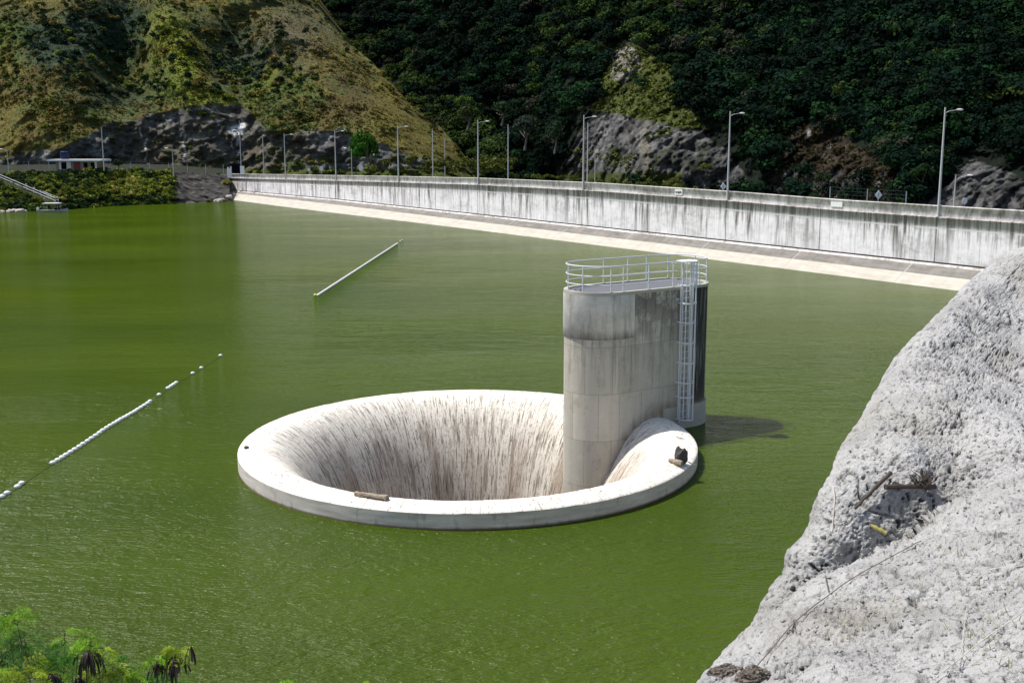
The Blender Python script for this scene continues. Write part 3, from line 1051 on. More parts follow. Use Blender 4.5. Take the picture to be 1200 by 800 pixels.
# a white board with worn blue lettering fixed on the parapet's lake side
def board_on_parapet(t, wdt, hgt, zc, label, marks):
    b0 = np.array(dam_pt(t, .07, top_z(t) - .5))
    th = thing('board', b0, label, 'sign')
    m = MB(); m.box(b0, (wdt, .05, hgt), math.atan2(DD[1], DD[0])); m.build('panel', M['white'], th)
    if marks:
        k = MB(); r_ = random.Random(3)
        x = -wdt * .38
        while x < wdt * .40:
            hh = hgt * r_.uniform(.22, .5); ww = wdt * .045
            c = b0 + np.array([DD[0] * -x, DD[1] * -x, 0]) + np.array([NL[0], NL[1], 0]) * .035 + np.array([0, 0, r_.uniform(-.08, .05)])
            k.box(c, (ww, .012, hh), math.atan2(DD[1], DD[0])); x += wdt * .075
        k.build('marks', M['blue'], th)


def t_of_px(px_, off=0.0):
    r_ = rays(px_, 220.0); a = r_[0] / r_[1]; b = P0 + NL * off
    return (b[0] - a * b[1]) / (a * DD[1] - DD[0])


board_on_parapet(t_of_px(796), 1.35, .62, 0, 'small white board with blurred blue lettering on the dam parapet', True)
board_on_parapet(t_of_px(982), 1.5, .5, 0, 'pale blank board on the parapet left of the right diamond sign', False)

strip_road = MB()
def road_strip(name, o0, o1, dz, mat, kind='structure'):
    V = []
    for t in ts:
        V += [dam_pt(t, o0, top_z(t) + dz), dam_pt(t, o1, top_z(t) + dz)]
    tag(link(name, fast_mesh(name, np.array(V), grid_faces(len(ts), 2)[:, ::-1]), mat), kind=kind)
road_strip('road', -.30, -9.5, -.98, M['asphalt'])
V = []
for t in ts:
    V += [dam_pt(t, -9.5, top_z(t) - 1.0), dam_pt(t, -28, -12), dam_pt(t, -60, -28)]
tag(link('embankment', fast_mesh('embankment', np.array(V), grid_faces(len(ts), 3)[:, ::-1]), M['greystone']), kind='structure')

# ------------------------------------------------------------------ street lamps along the dam
def make_lamp(h=9.8, arm=1.25, r0=.125, r1=.07, up=.18):
    root = thing('street_lamp', (0, 0, 0), 'x', 'street lamp')
    MB().tube([(0, 0, 0), (0, 0, h * .5), (0, 0, h)], [r0, (r0 + r1) / 2, r1], 10).build('pole', M['pole'], root, True)
    MB().box((0, 0, .04), (.36, .36, .08)).build('base_plate', M['pole'], root)
    MB().tube([(0, 0, h - .55), (arm * .35, 0, h - .42 + up * .5), (arm, 0, h - .40 + up)], .035, 6).build('arm', M['pole'], root, True)
    m = MB(); z = h - .38 + up
    n = 8
    prof_ = [(0, .05, .05), (.12, .11, .09), (.40, .14, .11), (.62, .10, .07), (.70, .03, .02)]
    b = 0
    for x, wy, hz in prof_:
        for k in range(n):
            a = 2 * math.pi * k / n
            m.v.append(Vector((arm + x, wy * math.cos(a), z + hz * math.sin(a) * (1 if math.sin(a) > 0 else .55))))
    for i in range(len(prof_) - 1):
        for k in range(n):
            k2 = (k + 1) % n; m.f.append([i * n + k, i * n + k2, (i + 1) * n + k2, (i + 1) * n + k])
    m.f.append(list(range(n))[::-1]); m.f.append([(len(prof_) - 1) * n + k for k in range(n)])
    hd = m.build('lamp_head', M['white'], root, True)
    MB().box((arm + .33, 0, z - .06), (.36, .2, .03)).build('lens', M['lampglass'], hd)
    return root


lamp0 = make_lamp()
ords = ['nearest and tallest-looking, at the right end of the row', 'second from the right end of the row', 'third from the right, in front of the middle rock cut', 'fourth from the right, against the dark valley forest',
        'fifth from the right, at the foot of the dry ridge', 'sixth from the right, just left of the round tree', 'seventh from the right, farthest with an arm']
for n_ in range(7):
    o = lamp0 if n_ == 0 else copy_tree(lamp0)
    t = 28.0 * n_
    o.location = dam_pt(t, .14, top_z(t) - LEDGE)
    o.rotation_euler = (0, 0, math.atan2(-NL[1], -NL[0]) - R(8 if n_ else 14))
    o['label'] = 'grey dam street lamp, ' + ords[n_]
    o['group'] = 'street lamps standing on the dam wall'


def plain_pole(px_, yb_, yt_, Y, label, r=.10, group=None, name='utility_pole', cross=False):
    b = at_y(px_, yb_, Y); tp = at_y(px_, yt_, Y); h = tp[2] - b[2]
    th = thing(name, b, label, 'pole', group)
    MB().tube([b, b + np.array([0, 0, h])], [r, r * .6], 8).build('pole', M['pole'], th, True)
    MB().tube([b + np.array([0, 0, h]), b + np.array([0, 0, h + .12])], [r * .75, r * .3], 8).build('cap', M['galv'], th)
    return th


gp = 'plain pale poles behind the dam'
plain_pole(283, 205, 142, 272, 'plain pale pole at the far left end of the dam wall', .11, gp)
plain_pole(309.5, 206, 162, 262, 'plain pole just right of the leftmost dam pole, near the white box', .11, gp)
plain_pole(507.5, 209, 152, 198, 'plain pole between the round tree and the valley, yellow grass behind', .10, gp)
plain_pole(595.5, 212, 147, 178, 'plain pole in front of the dark valley forest', .10, gp)
plain_pole(688.2, 216, 145, 156, 'plain pole touching the third lamp, left of the rock cut', .10, gp)
plain_pole(697, 216, 182, 168, 'short thin pole right beside the third lamp at the rock cut', .06, gp)
plain_pole(521.5, 206, 163, 235, 'short faint pole on the dry slope foot', .08, gp)
plain_pole(122, 200, 150, 236, 'tall plain pole right of the flat-roofed hut', .13, gp)


def small_lamp(px_, yb_, yt_, Y, label, flip=1, arm=.9):
    b = at_y(px_, yb_, Y); tp = at_y(px_, yt_, Y); h = tp[2] - b[2]
    o = make_lamp(h, arm, .085, .05, .42)
    o.location = b; o.rotation_euler = (0, 0, 0 if flip > 0 else math.pi)
    o['label'] = label; o['group'] = 'short street lamps'
    return o


small_lamp(1117.5, 244, 206, 125, 'short street lamp with upswept arm behind the parapet at right', 1, 1.25)
small_lamp(412.5, 206, 174, 232, 'short curved lamp just left of the round green tree', -1)
small_lamp(203.5, 206, 174, 240, 'short street lamp between the hut and the dam end', -1)
small_lamp(11, 212, 175, 232, 'short street lamp at the far left above the stairway', -1)


def road_sign(px_, yc, ybase, Y, kind, label, size=.62):
    c = at_y(px_, yc, Y); b = at_y(px_, ybase, Y)
    th = thing('road_sign', (c[0], c[1], b[2]), label, 'road sign')
    MB().tube([(c[0], c[1] + .03, b[2]), (c[0], c[1] + .03, c[2] + size * .4)], .035, 6).build('post', M['galv'], th)
    m = MB(); n = 4 if kind == 'diamond' else 16
    if kind == 'rect':
        m.box(c, (size * .8, .04, size))
    else:
        for dy in (-.02, .02):
            for k in range(n):
                a = 2 * math.pi * k / n
                m.v.append(Vector((c[0] + size * .62 * math.cos(a) * .95, c[1] + dy, c[2] + size * .75 * math.sin(a))))
        m.f.append(list(range(n))); m.f.append([n + k for k in range(n)][::-1])
        for k in range(n):
            k2 = (k + 1) % n; m.f.append([k, n + k, n + k2, k2])
    pl = m.build('panel', M['sign_back'], th)
    if kind == 'diamond':
        MB().box((c[0], c[1] - .032, c[2]), (.07, .012, size * .7)).build('bracket', M['galv'], pl)
    return th


road_sign(847.5, 218.5, 232, 129, 'diamond', 'diamond road sign just left of the second lamp')
road_sign(1029.5, 228.5, 242, 111, 'diamond', 'diamond road sign behind the parapet beside the wire fence')
road_sign(1130.5, 235.5, 250, 105, 'round', 'small round road sign right of the tallest lamp', .42)
road_sign(362, 199, 206, 246, 'rect', 'tiny pale marker sign left of the others near the seventh lamp', .7)
road_sign(376.5, 197.5, 206, 242, 'round', 'tiny round marker sign between the sixth and seventh lamps', .7)
road_sign(423, 197, 206, 228, 'round', 'tiny round marker sign below the round tree', .8)

# control box on a post
b = at_y(284, 206, 262); c = at_y(284, 199.5, 262)
th = thing('control_box', b, 'white upright box on the left end of the dam', 'box')
MB().box((c[0] + 6.6 - 6.6, c[1], c[2]), (.9, .5, 1.9)).build('cabinet', M['white'], th)
MB().box((b[0], b[1], (b[2] + c[2] - .95) / 2), (.5, .4, max(.2, c[2] - .95 - b[2]))).build('plinth', M['concrete_grey'], th)


def wire_fence(pts, h, label, name='wire_fence', posts=True, step=3.0, mesh=.35):
    th = thing(name, pts[0], label, 'fence')
    pts = [np.array(p) for p in pts]
    W = MB()
    for a, b in zip(pts[:-1], pts[1:]):
        L = np.linalg.norm(b - a); n = max(1, int(L / step))
        for k in range(n + 1):
            p = a + (b - a) * k / n
            MB().tube([p, p + np.array([0, 0, h])], .05, 6).build('post', M['galv'], th)
        nw = int(h / mesh)
        for k in range(nw + 1):
            W.tube([a + np.array([0, 0, h * k / nw]), b + np.array([0, 0, h * k / nw])], .006, 4, False)
        nv = int(L / mesh / 1.3)
        for k in range(nv):
            p = a + (b - a) * (k + .5) / nv
            W.tube([p, p + np.array([0, 0, h])], .006, 3, False)
    W.build('wire_mesh', M['wire'], th)
    return th


wire_fence([at_y(972, 240, 126), at_y(1061, 246, 121)], 2.0, 'thin wire fence behind the parapet between the second and first lamps', step=4)
wire_fence([at_y(-60, 208, 236), at_y(58, 203, 240)], 2.6, 'grey wire fence left of the flat-roofed hut', step=3.5, mesh=.45)
wire_fence([at_y(130, 201, 246), at_y(262, 204, 262)], 2.2, 'faint wire fence right of the flat-roofed hut', step=4, mesh=.6)

# ------------------------------------------------------------------ hut with water tank
hb = at_y(88, 202, 242)
hut = thing('hut', hb, 'small flat-roofed hut with white roof slab and reddish panels', 'hut')
X0, X1 = at_y(64, 190, 242)[0], at_y(112, 190, 242)[0]
zt = at_y(88, 189, 242)[2]; zb = hb[2] - .3
wall = MB()
xs = np.linspace(X0, X1, 7)
wall.box(((X0 + X1) / 2, 245, (zt + zb) / 2), (X1 - X0, 4.6, zt - zb))
wall.build('wall', M['brickish'], hut)
MB().box(((X0 + X1) / 2, 244.6, zt + .19), (X1 - X0 + 2.6, 6.8, .38)).build('roof', M['white'], hut)
for xx, ww, mt, nm in ((xs[0] + .9, .5, M['white'], 'pier'), (xs[2] - .2, .9, M['white'], 'pier'), (xs[3] + .1, 1.4, M['red'], 'door'), (xs[4] + .5, .8, M['dark'], 'window'), (xs[5] + .6, .9, M['dark'], 'window'), (xs[1] + .2, 1.1, M['dark'], 'window'), (xs[6] - .3, .5, M['white'], 'pier')):
    MB().box((xx, 242.66, (zt + zb) / 2 + (.35 if nm == 'window' else 0)), (ww, .12, (zt - zb) * (.5 if nm == 'window' else .96))).build(nm, mt, hut)
tb = at_y(76, 187, 245)
tank = thing('water_tank', (tb[0], 245, zt + .38), 'dark blue water tank standing on the white hut roof', 'water tank')
m = MB(); m.tube([(tb[0], 245, zt + .38), (tb[0], 245, zt + .7), (tb[0], 245, zt + 1.95), (tb[0], 245, zt + 2.12)], [.85, .95, .92, .6], 18); m.build('tank', M['blue'], tank, True)
MB().tube([(tb[0], 245, zt + 2.12), (tb[0], 245, zt + 2.25)], [.3, .28], 12).build('lid', M['blue'], tank)

# ------------------------------------------------------------------ stairway down to the boat
A = at_y(0, 209.5, 226); B = at_y(67, 238, 218)
st = thing('stairway', A, 'long pale metal stairway with railings descending the left bank', 'stairway')
d = B - A; side = np.array([0, 1.0, 0])
tr = MB()
ns = 26
for k in range(ns):
    p = A + d * (k + .5) / ns; tr.box(p, (d[0] / ns * 1.05, 1.3, .06))
tr.build('tread', M['concrete_grey'], st)
st.children[-1]['kind'] = 'stuff'
for sgn in (-.65, .65):
    off = side * sgn
    MB().tube([A + off - np.array([0, 0, .12]), B + off - np.array([0, 0, .12])], .11, 6).build('stringer', M['rail'], st)
    for hh in (.5, 1.0):
        MB().tube([A + off + np.array([0, 0, hh]), B + off + np.array([0, 0, hh])], .05, 5).build('handrail', M['rail'], st)
    for k in range(9):
        p = A + d * k / 8 + off
        MB().tube([p, p + np.array([0, 0, 1.0])], .04, 5).build('post', M['rail'], st)
L0 = A + np.array([-9, 0, 0])
MB().box((A + L0) / 2 - np.array([0, 0, .05]), (9, 1.6, .16)).build('landing', M['concrete_grey'], st)

# ------------------------------------------------------------------ boat with canopy
bp = at_z(62, 248.6, 0)
M['hull'] = simple('boat_hull_paint', (.34, .36, .37), .5, 0, .2, 2)
boat = thing('boat', bp, 'small pale motorboat with a white canopy moored at the bank foot', 'boat')
m = MB(); secs = [(-2.7, .75, .0), (-1.2, .95, .0), (.6, .95, 0), (1.9, .6, .12), (2.9, .04, .35)]
for x, hw, up in secs:
    for yy, zz in ((-hw, .42 + up), (-hw * .75, .0 + up * .5), (0, -.18), (hw * .75, 0 + up * .5), (hw, .42 + up)):
        m.v.append(Vector((bp[0] + x, bp[1] + yy, zz)))
for i in range(4):
    for k in range(4):
        m.f.append([i * 5 + k, (i + 1) * 5 + k, (i + 1) * 5 + k + 1, i * 5 + k + 1])
m.f.append([0, 1, 2, 3, 4])
hull = m.build('hull', M['hull'], boat)
MB().box(bp + np.array([-.2, 0, .35]), (4.2, 1.4, .06)).build('deck', M['concrete_grey'], boat)
for x, y in ((-1.3, -.7), (-1.3, .7), (1.2, -.7), (1.2, .7)):
    MB().tube([bp + np.array([x, y, .4]), bp + np.array([x, y, 1.62])], .03, 6).build('canopy_post', M['galv'], boat)
MB().box(bp + np.array([-.05, 0, 1.66]), (3.1, 1.7, .12)).build('canopy', M['white'], boat)
MB().box(bp + np.array([-2.8, 0, .55]), (.35, .4, .7)).build('outboard_motor', M['white'], boat)
MB().box(bp + np.array([.9, 0, .60]), (.5, 1.2, .4)).build('windscreen', M['dark'], boat)


def rock_mesh(c, size, seed, sub=3, sq=(1, 1, .7)):
    import bmesh
    bm = bmesh.new(); bmesh.ops.create_icosphere(bm, subdivisions=sub, radius=1)
    P_ = np.array([v.co[:] for v in bm.verts])
    n = fbm(P_ + seed * 3.1, 1.1, 3, seed)
    q = P_ * (1 + .45 * n[:, None]) * np.array(sq) * size
    q = np.round(q / (size * .22)) * size * .22 * .35 + q * .65
    if sub > 4: q = q * (1 + .35 * fbm(P_ + seed, 5.0, 3, seed)[:, None])
    for v, p in zip(bm.verts, q): v.co = Vector(p + np.array(c))
    me = bpy.data.meshes.new('rock'); bm.to_mesh(me); bm.free()
    return me


rr_ = random.Random(5)
for k, (x, y, s_) in enumerate(((6, 247, .5), (12, 248, .7), (17, 247.5, .55), (23, 248, .8), (29, 247.5, .45), (2, 248.5, .6))):
    o = link('rock', rock_mesh(at_z(x, y, .1), s_, k), M['rubble'])
    tag(o, ['second', 'third', 'fourth', 'fifth', 'sixth', 'first'][k] + ' from the left of the pale boulders at the waterline beside the boat', 'rock', 'pale boulders at the left waterline')
for k in range(9):
    x = 254 + 2.4 * k + rr_.uniform(-1, 1); y = 235.5 - k * .9 + rr_.uniform(-1, 1)
    c = at_z(x, y, .15 + .12 * k)
    o = link('rock', rock_mesh(c, rr_.uniform(.35, .8), 20 + k, 2), M['rubble'])
    tag(o, ['lowest', 'second lowest', 'third lowest', 'fourth lowest', 'middle', 'fourth highest', 'third highest', 'second highest', 'highest'][k] + ' pale broken block heaped at the left end of the dam face', 'rock', 'broken blocks at the dam end')
# gate post at the dam end
b = at_y(269, 206, 270)
th = thing('gate_pillar', b, 'whitish notched concrete pillar at the left end of the dam', 'pillar')
MB().box(b + np.array([0, 0, .6]), (1.0, .6, 2.2)).build('shaft', M['white'], th)
MB().box(b + np.array([-.35, 0, 1.85]), (.25, .5, .35)).box(b + np.array([.38, 0, 1.95]), (.25, .5, .5)).build('horn', M['white'], th)
th = thing('tunnel_portal', at_y(279.5, 205, 300), 'small dark arched tunnel mouth at the cliff foot beside the dam end', 'tunnel')
c = at_y(279.5, 199, 300); m = MB(); out = []
for k in range(13):
    a = math.pi * k / 12; out.append((math.cos(a) * .95, math.sin(a) * 1.2 + .6))
out += [(-.95, -2.0), (.95, -2.0)]
b0 = len(out)
for dy in (0, -3.5):
    for x, z in out: m.v.append(Vector((c[0] + x, c[1] + dy, c[2] + z)))
m.f.append(list(range(b0))[::-1]); m.f.append([b0 + k for k in range(b0)])
for k in range(b0):
    k2 = (k + 1) % b0; m.f.append([k, k2, b0 + k2, b0 + k])
m.build('opening', M['dark'], th)


# ------------------------------------------------------------------ individual trees
def tree(px_, py_, Y, rad_, tint, label, name='tree', trunk_h=None, zscale=1.0, near=False, group=None, tn=3, pale=False, foliage='crown'):
    c = at_y(px_, py_, Y); th_h = trunk_h if trunk_h is not None else rad_ * 1.1
    base = c - np.array([0, 0, rad_ * .2 + th_h])
    th = thing(name, base, label, 'tree', group)
    m = MB(); top = c + np.array([.1 * rad_, 0, rad_ * .25])
    m.tube([base, (base + top) / 2 + np.array([rad_ * .06, 0, 0]), top], [rad_ * .085, rad_ * .06, rad_ * .025], 7)
    r_ = random.Random(int(px_ * 7 + py_))
    for k in range(7):
        a = r_.uniform(0, 6.28); s0 = base + (top - base) * r_.uniform(.45, .9)
        e_ = c + np.array([math.cos(a) * rad_ * .7, math.sin(a) * rad_ * .7, rad_ * r_.uniform(0, .55) * zscale])
        m.tube([s0, (s0 + e_) / 2 + np.array([0, 0, -.05 * rad_]), e_], [rad_ * .04, rad_ * .025, rad_ * .008], 5)
    m.build('trunk', M['bark'], th, True)
    tp = TPL_NEAR if near else TPL_FAR
    cs = [c]; rs = [rad_]; tn_ = [tint]
    for k in range(tn):
        a = r_.uniform(0, 6.28)
        cs.append(c + np.array([math.cos(a), math.sin(a) * .8, r_.uniform(-.2, .5)]) * rad_ * .42); rs.append(rad_ * r_.uniform(.5, .7)); tn_.append(np.array(tint) * r_.uniform(.8, 1.25))
    cloud_obj(foliage, cs, rs, tn_, tp, int(px_), th, [zscale] * len(cs))
    return th


tree(429, 182, 283, 4.6, (.032, .105, .010), 'round bright green tree standing against the dark rock cut', trunk_h=1.2, near=True, zscale=1.75)
tree(138, 193, 246, 1.7, (.020, .034, .012), 'small dark bush tree on the bank right of the hut', trunk_h=1.2)
g_ = 'trees at the foot of the forested hill'
tree(601, 105, 395, 4.2, (.075, .065, .045), 'pale thin-leaved tree alone in the dark valley forest', trunk_h=5.5, tn=1, zscale=.6)
tree(545, 121, 350, 3.6, (.055, .11, .016), 'bright lime-green crown at the valley edge above the fourth lamp', trunk_h=3)
tree(548, 137, 345, 5.2, (.040, .060, .018), 'broad olive crown just below the lime-green crown', trunk_h=3)
tree(588, 132, 350, 5.0, (.028, .055, .022), 'mid-green rounded crown right of the olive crown', trunk_h=3)
tree(615, 152, 330, 5.0, (.035, .052, .036), 'grey-green tall crown left of the middle rock cut', trunk_h=5, zscale=1.5)
tree(650, 160, 320, 4.2, (.022, .046, .022), 'slender dark green crown touching the rock cut edge', trunk_h=4, zscale=1.6)
tree(692, 62, 360, 3.4, (.030, .062, .014), 'small flat-topped tree with pale trunk left of the bare scar', trunk_h=9, zscale=.6, tn=1)
tree(778, 75, 345, 3.0, (.055, .060, .022), 'sparse tree growing on the grassy scar', trunk_h=3)
tree(827, 198, 250, 1.9, (.075, .085, .018), 'low olive bush at the right foot of the middle rock cut', trunk_h=1, foliage='foliage', name='bush')
tree(790, 216, 165, 1.5, (.085, .090, .020), 'yellow-green bush behind the parapet at the small white board', trunk_h=1, foliage='foliage', name='bush')
tree(985, 60, 330, 4.0, (.060, .062, .018), 'single yellowish crown high in the forest at right', trunk_h=4)
tree(1110, 55, 330, 4.6, (.022, .030, .020), 'dull grey-green crown upper right in the forest', trunk_h=4)
tree(1178, 112, 280, 3.2, (.055, .075, .016), 'yellow-green small crown near the right edge', trunk_h=3)
tree(1080, 205, 205, 3.0, (.016, .038, .012), 'dark rounded crown just left of the tallest lamp', trunk_h=3)
tree(962, 212, 215, 2.4, (.020, .036, .012), 'dark bush at the foot of the brown slope', trunk_h=1, foliage='foliage', name='bush')

# bushes growing behind the crest between the round tree and the rock cut
bl = ['leafy bush behind the dam parapet near the round tree', 'leafy bush behind the parapet by the fifth lamp', 'leafy bush behind the parapet between fifth and fourth lamps']
r_ = random.Random(12)
cs, rs, tn_ = [], [], []
for k in range(150):
    x = r_.uniform(430, 820); Y = interp(x, [(430, 240), (560, 200), (700, 170), (820, 150)]) + r_.uniform(0, 20)
    yy = interp(x, [(430, 200), (560, 203), (660, 208), (820, 221)]) + r_.uniform(-1.5, 2) - (r_.uniform(0, 14) if 440 < x < 600 else 0)
    if 600 < x < 820: yy += 1.0
    cs.append(at_y(x, yy, Y)); rs.append(r_.uniform(.5, 1.6) * (1.2 if x < 600 else .6))
    tn_.append(np.array([.07, .085, .018]) * r_.uniform(.5, 1.6))
tag(cloud_obj('roadside_scrub', cs, rs, tn_, TPL_BUSH, 44), kind='stuff')

# ------------------------------------------------------------------ the bell-mouth spillway
sp = thing('spillway', (SC[0], SC[1], 0), 'round bell-mouth overflow spillway of stained white concrete in the lake', 'spillway')
prof = [(SR, .56), (SR - .03, .60)]
for k in range(1, 7):
    r_k = SR - .03 - .60 * k / 6; prof.append((r_k, .60 + .13 * math.sin(math.pi / 2 * k / 6)))
r0b, rtb, dep_ = SR - .63, 4.75, 9.5
for k in range(1, 44):
    a = (math.pi / 2) * k / 43
    x = math.sin(a); r_k = r0b - (r0b - rtb) * x
    prof.append((r_k, .73 - dep_ * (1 - math.cos(a)) ** 1.0))
for z in (-11, -14, -20, -26): prof.append((rtb, z))
NAx = 288
arc = [0.0]
for (a0, b0), (a1, b1) in zip(prof[:-1], prof[1:]): arc.append(arc[-1] + math.hypot(a1 - a0, b1 - b0))
V, U = [], []
for (r_k, z), s_k in zip(prof, arc):
    for i in range(NAx + 1):
        a = 2 * math.pi * i / NAx
        nz_ = 0.0
        V.append((SC[0] + r_k * math.cos(a), SC[1] + r_k * math.sin(a), z)); U.append((a * SR, s_k))
V = np.array(V)
V[:, 2] += (fbm(V, 1.3, 3, 4) * .018 + fbm(V, 6, 2, 14) * .012) * (V[:, 2] > -5)
me = fast_mesh('bowl', V, grid_faces(len(prof), NAx + 1), uv=np.array(U), smooth=True)
link('bowl', me, M['bowl'], sp)
V, U = [], []
for r_k, z in ((SR, .56), (SR + .005, .3), (SR + .005, 0), (SR, -3.5), (SR - 2.0, -6)):
    for i in range(NAx + 1):
        a = 2 * math.pi * i / NAx
        V.append((SC[0] + r_k * math.cos(a), SC[1] + r_k * math.sin(a), z)); U.append((a * SR, z))
me = fast_mesh('rim_face', np.array(V), grid_faces(5, NAx + 1)[:, ::-1], uv=np.array(U), smooth=True)
link('rim_face', me, M['rimface'], sp)

# ------------------------------------------------------------------ the pier (air-vent tower)
CA = np.array([3.72, 47.7]); CB = np.array([7.45, 50.2]); TR = 1.45; TZ = 6.42
ax = (CB - CA); TL = np.linalg.norm(ax); ax = ax / TL; nrm = np.array([ax[1], -ax[0]])      # nrm points to the viewer's side


def stadium(r_, nseg=28):
    """closed outline, starting at the start of the front straight, going to the right end, round, back, left end"""
    pts = []
    for k in range(17): pts.append((CA + nrm * r_ + ax * TL * k / 16))
    a0 = math.atan2(nrm[1], nrm[0])
    for k in range(1, nseg): a = a0 + math.pi * k / nseg; pts.append(CB + r_ * np.array([math.cos(a), math.sin(a)]))
    for k in range(17): pts.append(CB - nrm * r_ - ax * TL * k / 16)
    for k in range(1, nseg): a = a0 + math.pi + math.pi * k / nseg; pts.append(CA + r_ * np.array([math.cos(a), math.sin(a)]))
    return pts


pier = thing('pier', (*((CA + CB) / 2), 0), 'tall oblong concrete pier rising from the spillway rim', 'pier')
out = stadium(TR); n = len(out)
cum = [0.0]
for i in range(n): cum.append(cum[-1] + np.linalg.norm(out[(i + 1) % n] - out[i]))
zsx = np.concatenate([np.linspace(-12, 0, 13), np.linspace(.4, TZ, 24)])
V, U, Cc = [], [], []
for z in zsx:
    for i in range(n + 1):
        p = out[i % n]
        V.append((p[0], p[1], z)); U.append((cum[i] + 20, z + 20 * 0))
        u_ = (p - CB) @ ax
        black = np.clip((u_ + .42) / .3, 0, 1) * np.clip((z - 1.0) / .15, 0, 1)
        # wet brown mark following the bowl on the front face
        rr = np.linalg.norm(p - SC); zb_ = interp(-rr, [(-9.3, .7), (-8.7, .7), (-7.5, .1), (-6.5, -1.0), (-5.7, -3.0)])
        brown = np.clip(1 - abs(z - zb_ - .25) / .6, 0, 1) * (z > zb_ - .5)
        Cc.append((black, brown, 0))
me = fast_mesh('shaft', np.array(V), grid_faces(len(zsx), n + 1), np.array(Cc), np.array(U), smooth=True)
link('shaft', me, M['tower'], pier)
# coping and deck
m = MB(); o_out = stadium(TR + .035); o_in = stadium(TR - .16)
b = 0
for z, ring in ((TZ - .10, o_out), (TZ + .03, o_out), (TZ + .03, o_in), (TZ - .08, o_in)):
    for p in ring: m.v.append(Vector((p[0], p[1], z)))
for k in range(3):
    for i in range(n):
        j = (i + 1) % n; m.f.append([k * n + i, k * n + j, (k + 1) * n + j, (k + 1) * n + i])
for i in range(n):
    j = (i + 1) % n; m.f.append([j, i, 3 * n + i, 3 * n + j])
m.build('coping', M['skirt'], pier)
MB().prism([tuple(p) for p in stadium(TR - .158)], TZ - .3, TZ - .02).build('deck', M['deck'], pier)
# foot collar in the lake
ring = [p for p in stadium(TR + .08, 40) if (p - CB) @ ax > -1.9 and (p - CB) @ nrm > -9]
lead = [CB - ax * 1.9 + nrm * (TR + .08)]; ring = lead + [p for p in ring] 
m = MB(); m.prism([tuple(p) for p in ring], -4, 1.05); m.build('foot', M['skirt'], pier)
# thicker formwork band round the throat-side end
V, U, Cc = [], [], []
idx = list(range(n - 27, n)) + [0, 1, 2, 3]
o2 = stadium(TR + .05)
seq = [(TR_, z_) for TR_, z_ in ((.0, 4.42), (.05, 4.47), (.05, TZ - .10))]
for dr, z in seq:
    ring = stadium(TR + dr)
    for i in idx:
        p = ring[i % n]; V.append((p[0], p[1], z)); U.append((cum[i % n] + 33.3, z + 1.1)); Cc.append((0, 0, 0))
nn_ = len(idx)
me = fast_mesh('formwork_band', np.array(V), grid_faces(3, nn_), np.array(Cc), np.array(U), smooth=False)
t_ = NT('formwork_band_concrete'); s_ = t_.sep(t_.n('ShaderNodeTexCoord').outputs['UV'])
a_ = t_.noise(t_.comb(t_.math('MULTIPLY', s_[0], 3.0), t_.math('MULTIPLY', s_[1], .3)), 1.0, 5, .65)
b_ = t_.noise(t_.comb(t_.math('MULTIPLY', s_[0], .8), t_.math('MULTIPLY', s_[1], .9), 3.0), 1.0, 5, .65)
k_ = t_.ramp(b_, [(.3, (.36, .35, .32)), (.65, (.60, .59, .55))])
k_ = t_.mix(t_.mr(a_, .50, .64, 0, .6), k_, (.17, .16, .14))
# dirty lower lip of the band: v (=z+1.1) close to 5.55
k_ = t_.mix(t_.math('MULTIPLY', t_.mr(s_[1], 5.55, 5.95, .85, 0), t_.mr(a_, .35, .6, .5, 1)), k_, (.09, .08, .07))
M['band'] = t_.done(k_, .9, t_.bump(a_, .2, .01))
ob = link('formwork_band', me, M['band'], pier)

# guard rail
guard = thing('guard_rail', (*((CA + CB) / 2), TZ), 'galvanised three-bar guard rail round the top of the pier', 'railing')
rail_r = TR - .07


def on_stadium(r_, px_, front):
    best = None
    for p in stadium(r_, 60):
        x, y = proj(np.array([p[0], p[1], TZ])); isf = (p - (CA + CB) / 2) @ nrm > 0
        if isf != front: continue
        dd = abs(x - px_)
        if best is None or dd < best[0]: best = (dd, p)
    return best[1]


LAD_PX = 803
rail_pts = stadium(rail_r, 40)
lad_c = on_stadium(TR, LAD_PX, True)
lad_s = (lad_c - CA) @ ax
for hh in (.34, .72, 1.12):
    # open at the ladder
    pts = [p for p in rail_pts]
    k0 = [i for i in range(17)]
    first = [CA + nrm * rail_r + ax * (lad_s + .36)] + [p for i, p in enumerate(pts) if not (i < 17 and (p - CA) @ ax < lad_s + .36)]
    last = [p for i, p in enumerate(pts) if i < 17 and (p - CA) @ ax < lad_s - .36] + [CA + nrm * rail_r + ax * (lad_s - .36)]
    path = [(p[0], p[1], TZ + hh) for p in first + last]
    MB().tube(path, .028 if hh > 1 else .022, 8).build('rail', M['rail'], guard, True)
for px_, fr in ((682, True), (716, True), (729, True), (759, True), (786, True), (819, True), (834, True), (666, False), (708, False), (734, False), (758, False), (782, False), (814, False)):
    p = on_stadium(rail_r, px_, fr)
    MB().tube([(p[0], p[1], TZ - .02), (p[0], p[1], TZ + 1.12)], .028, 8).build('post', M['rail'], guard, True)
    MB().box((p[0], p[1], TZ + .035), (.14, .14, .012)).build('foot_plate', M['galv'], guard)

# caged ladder
lad = thing('ladder', (lad_c[0], lad_c[1], .4), 'galvanised caged ladder fixed on the lake side of the pier', 'ladder')


def LP(a, b_, z):       # a metres along the wall, b_ metres out of it
    q = lad_c + ax * a + nrm * b_; return (q[0], q[1], z)


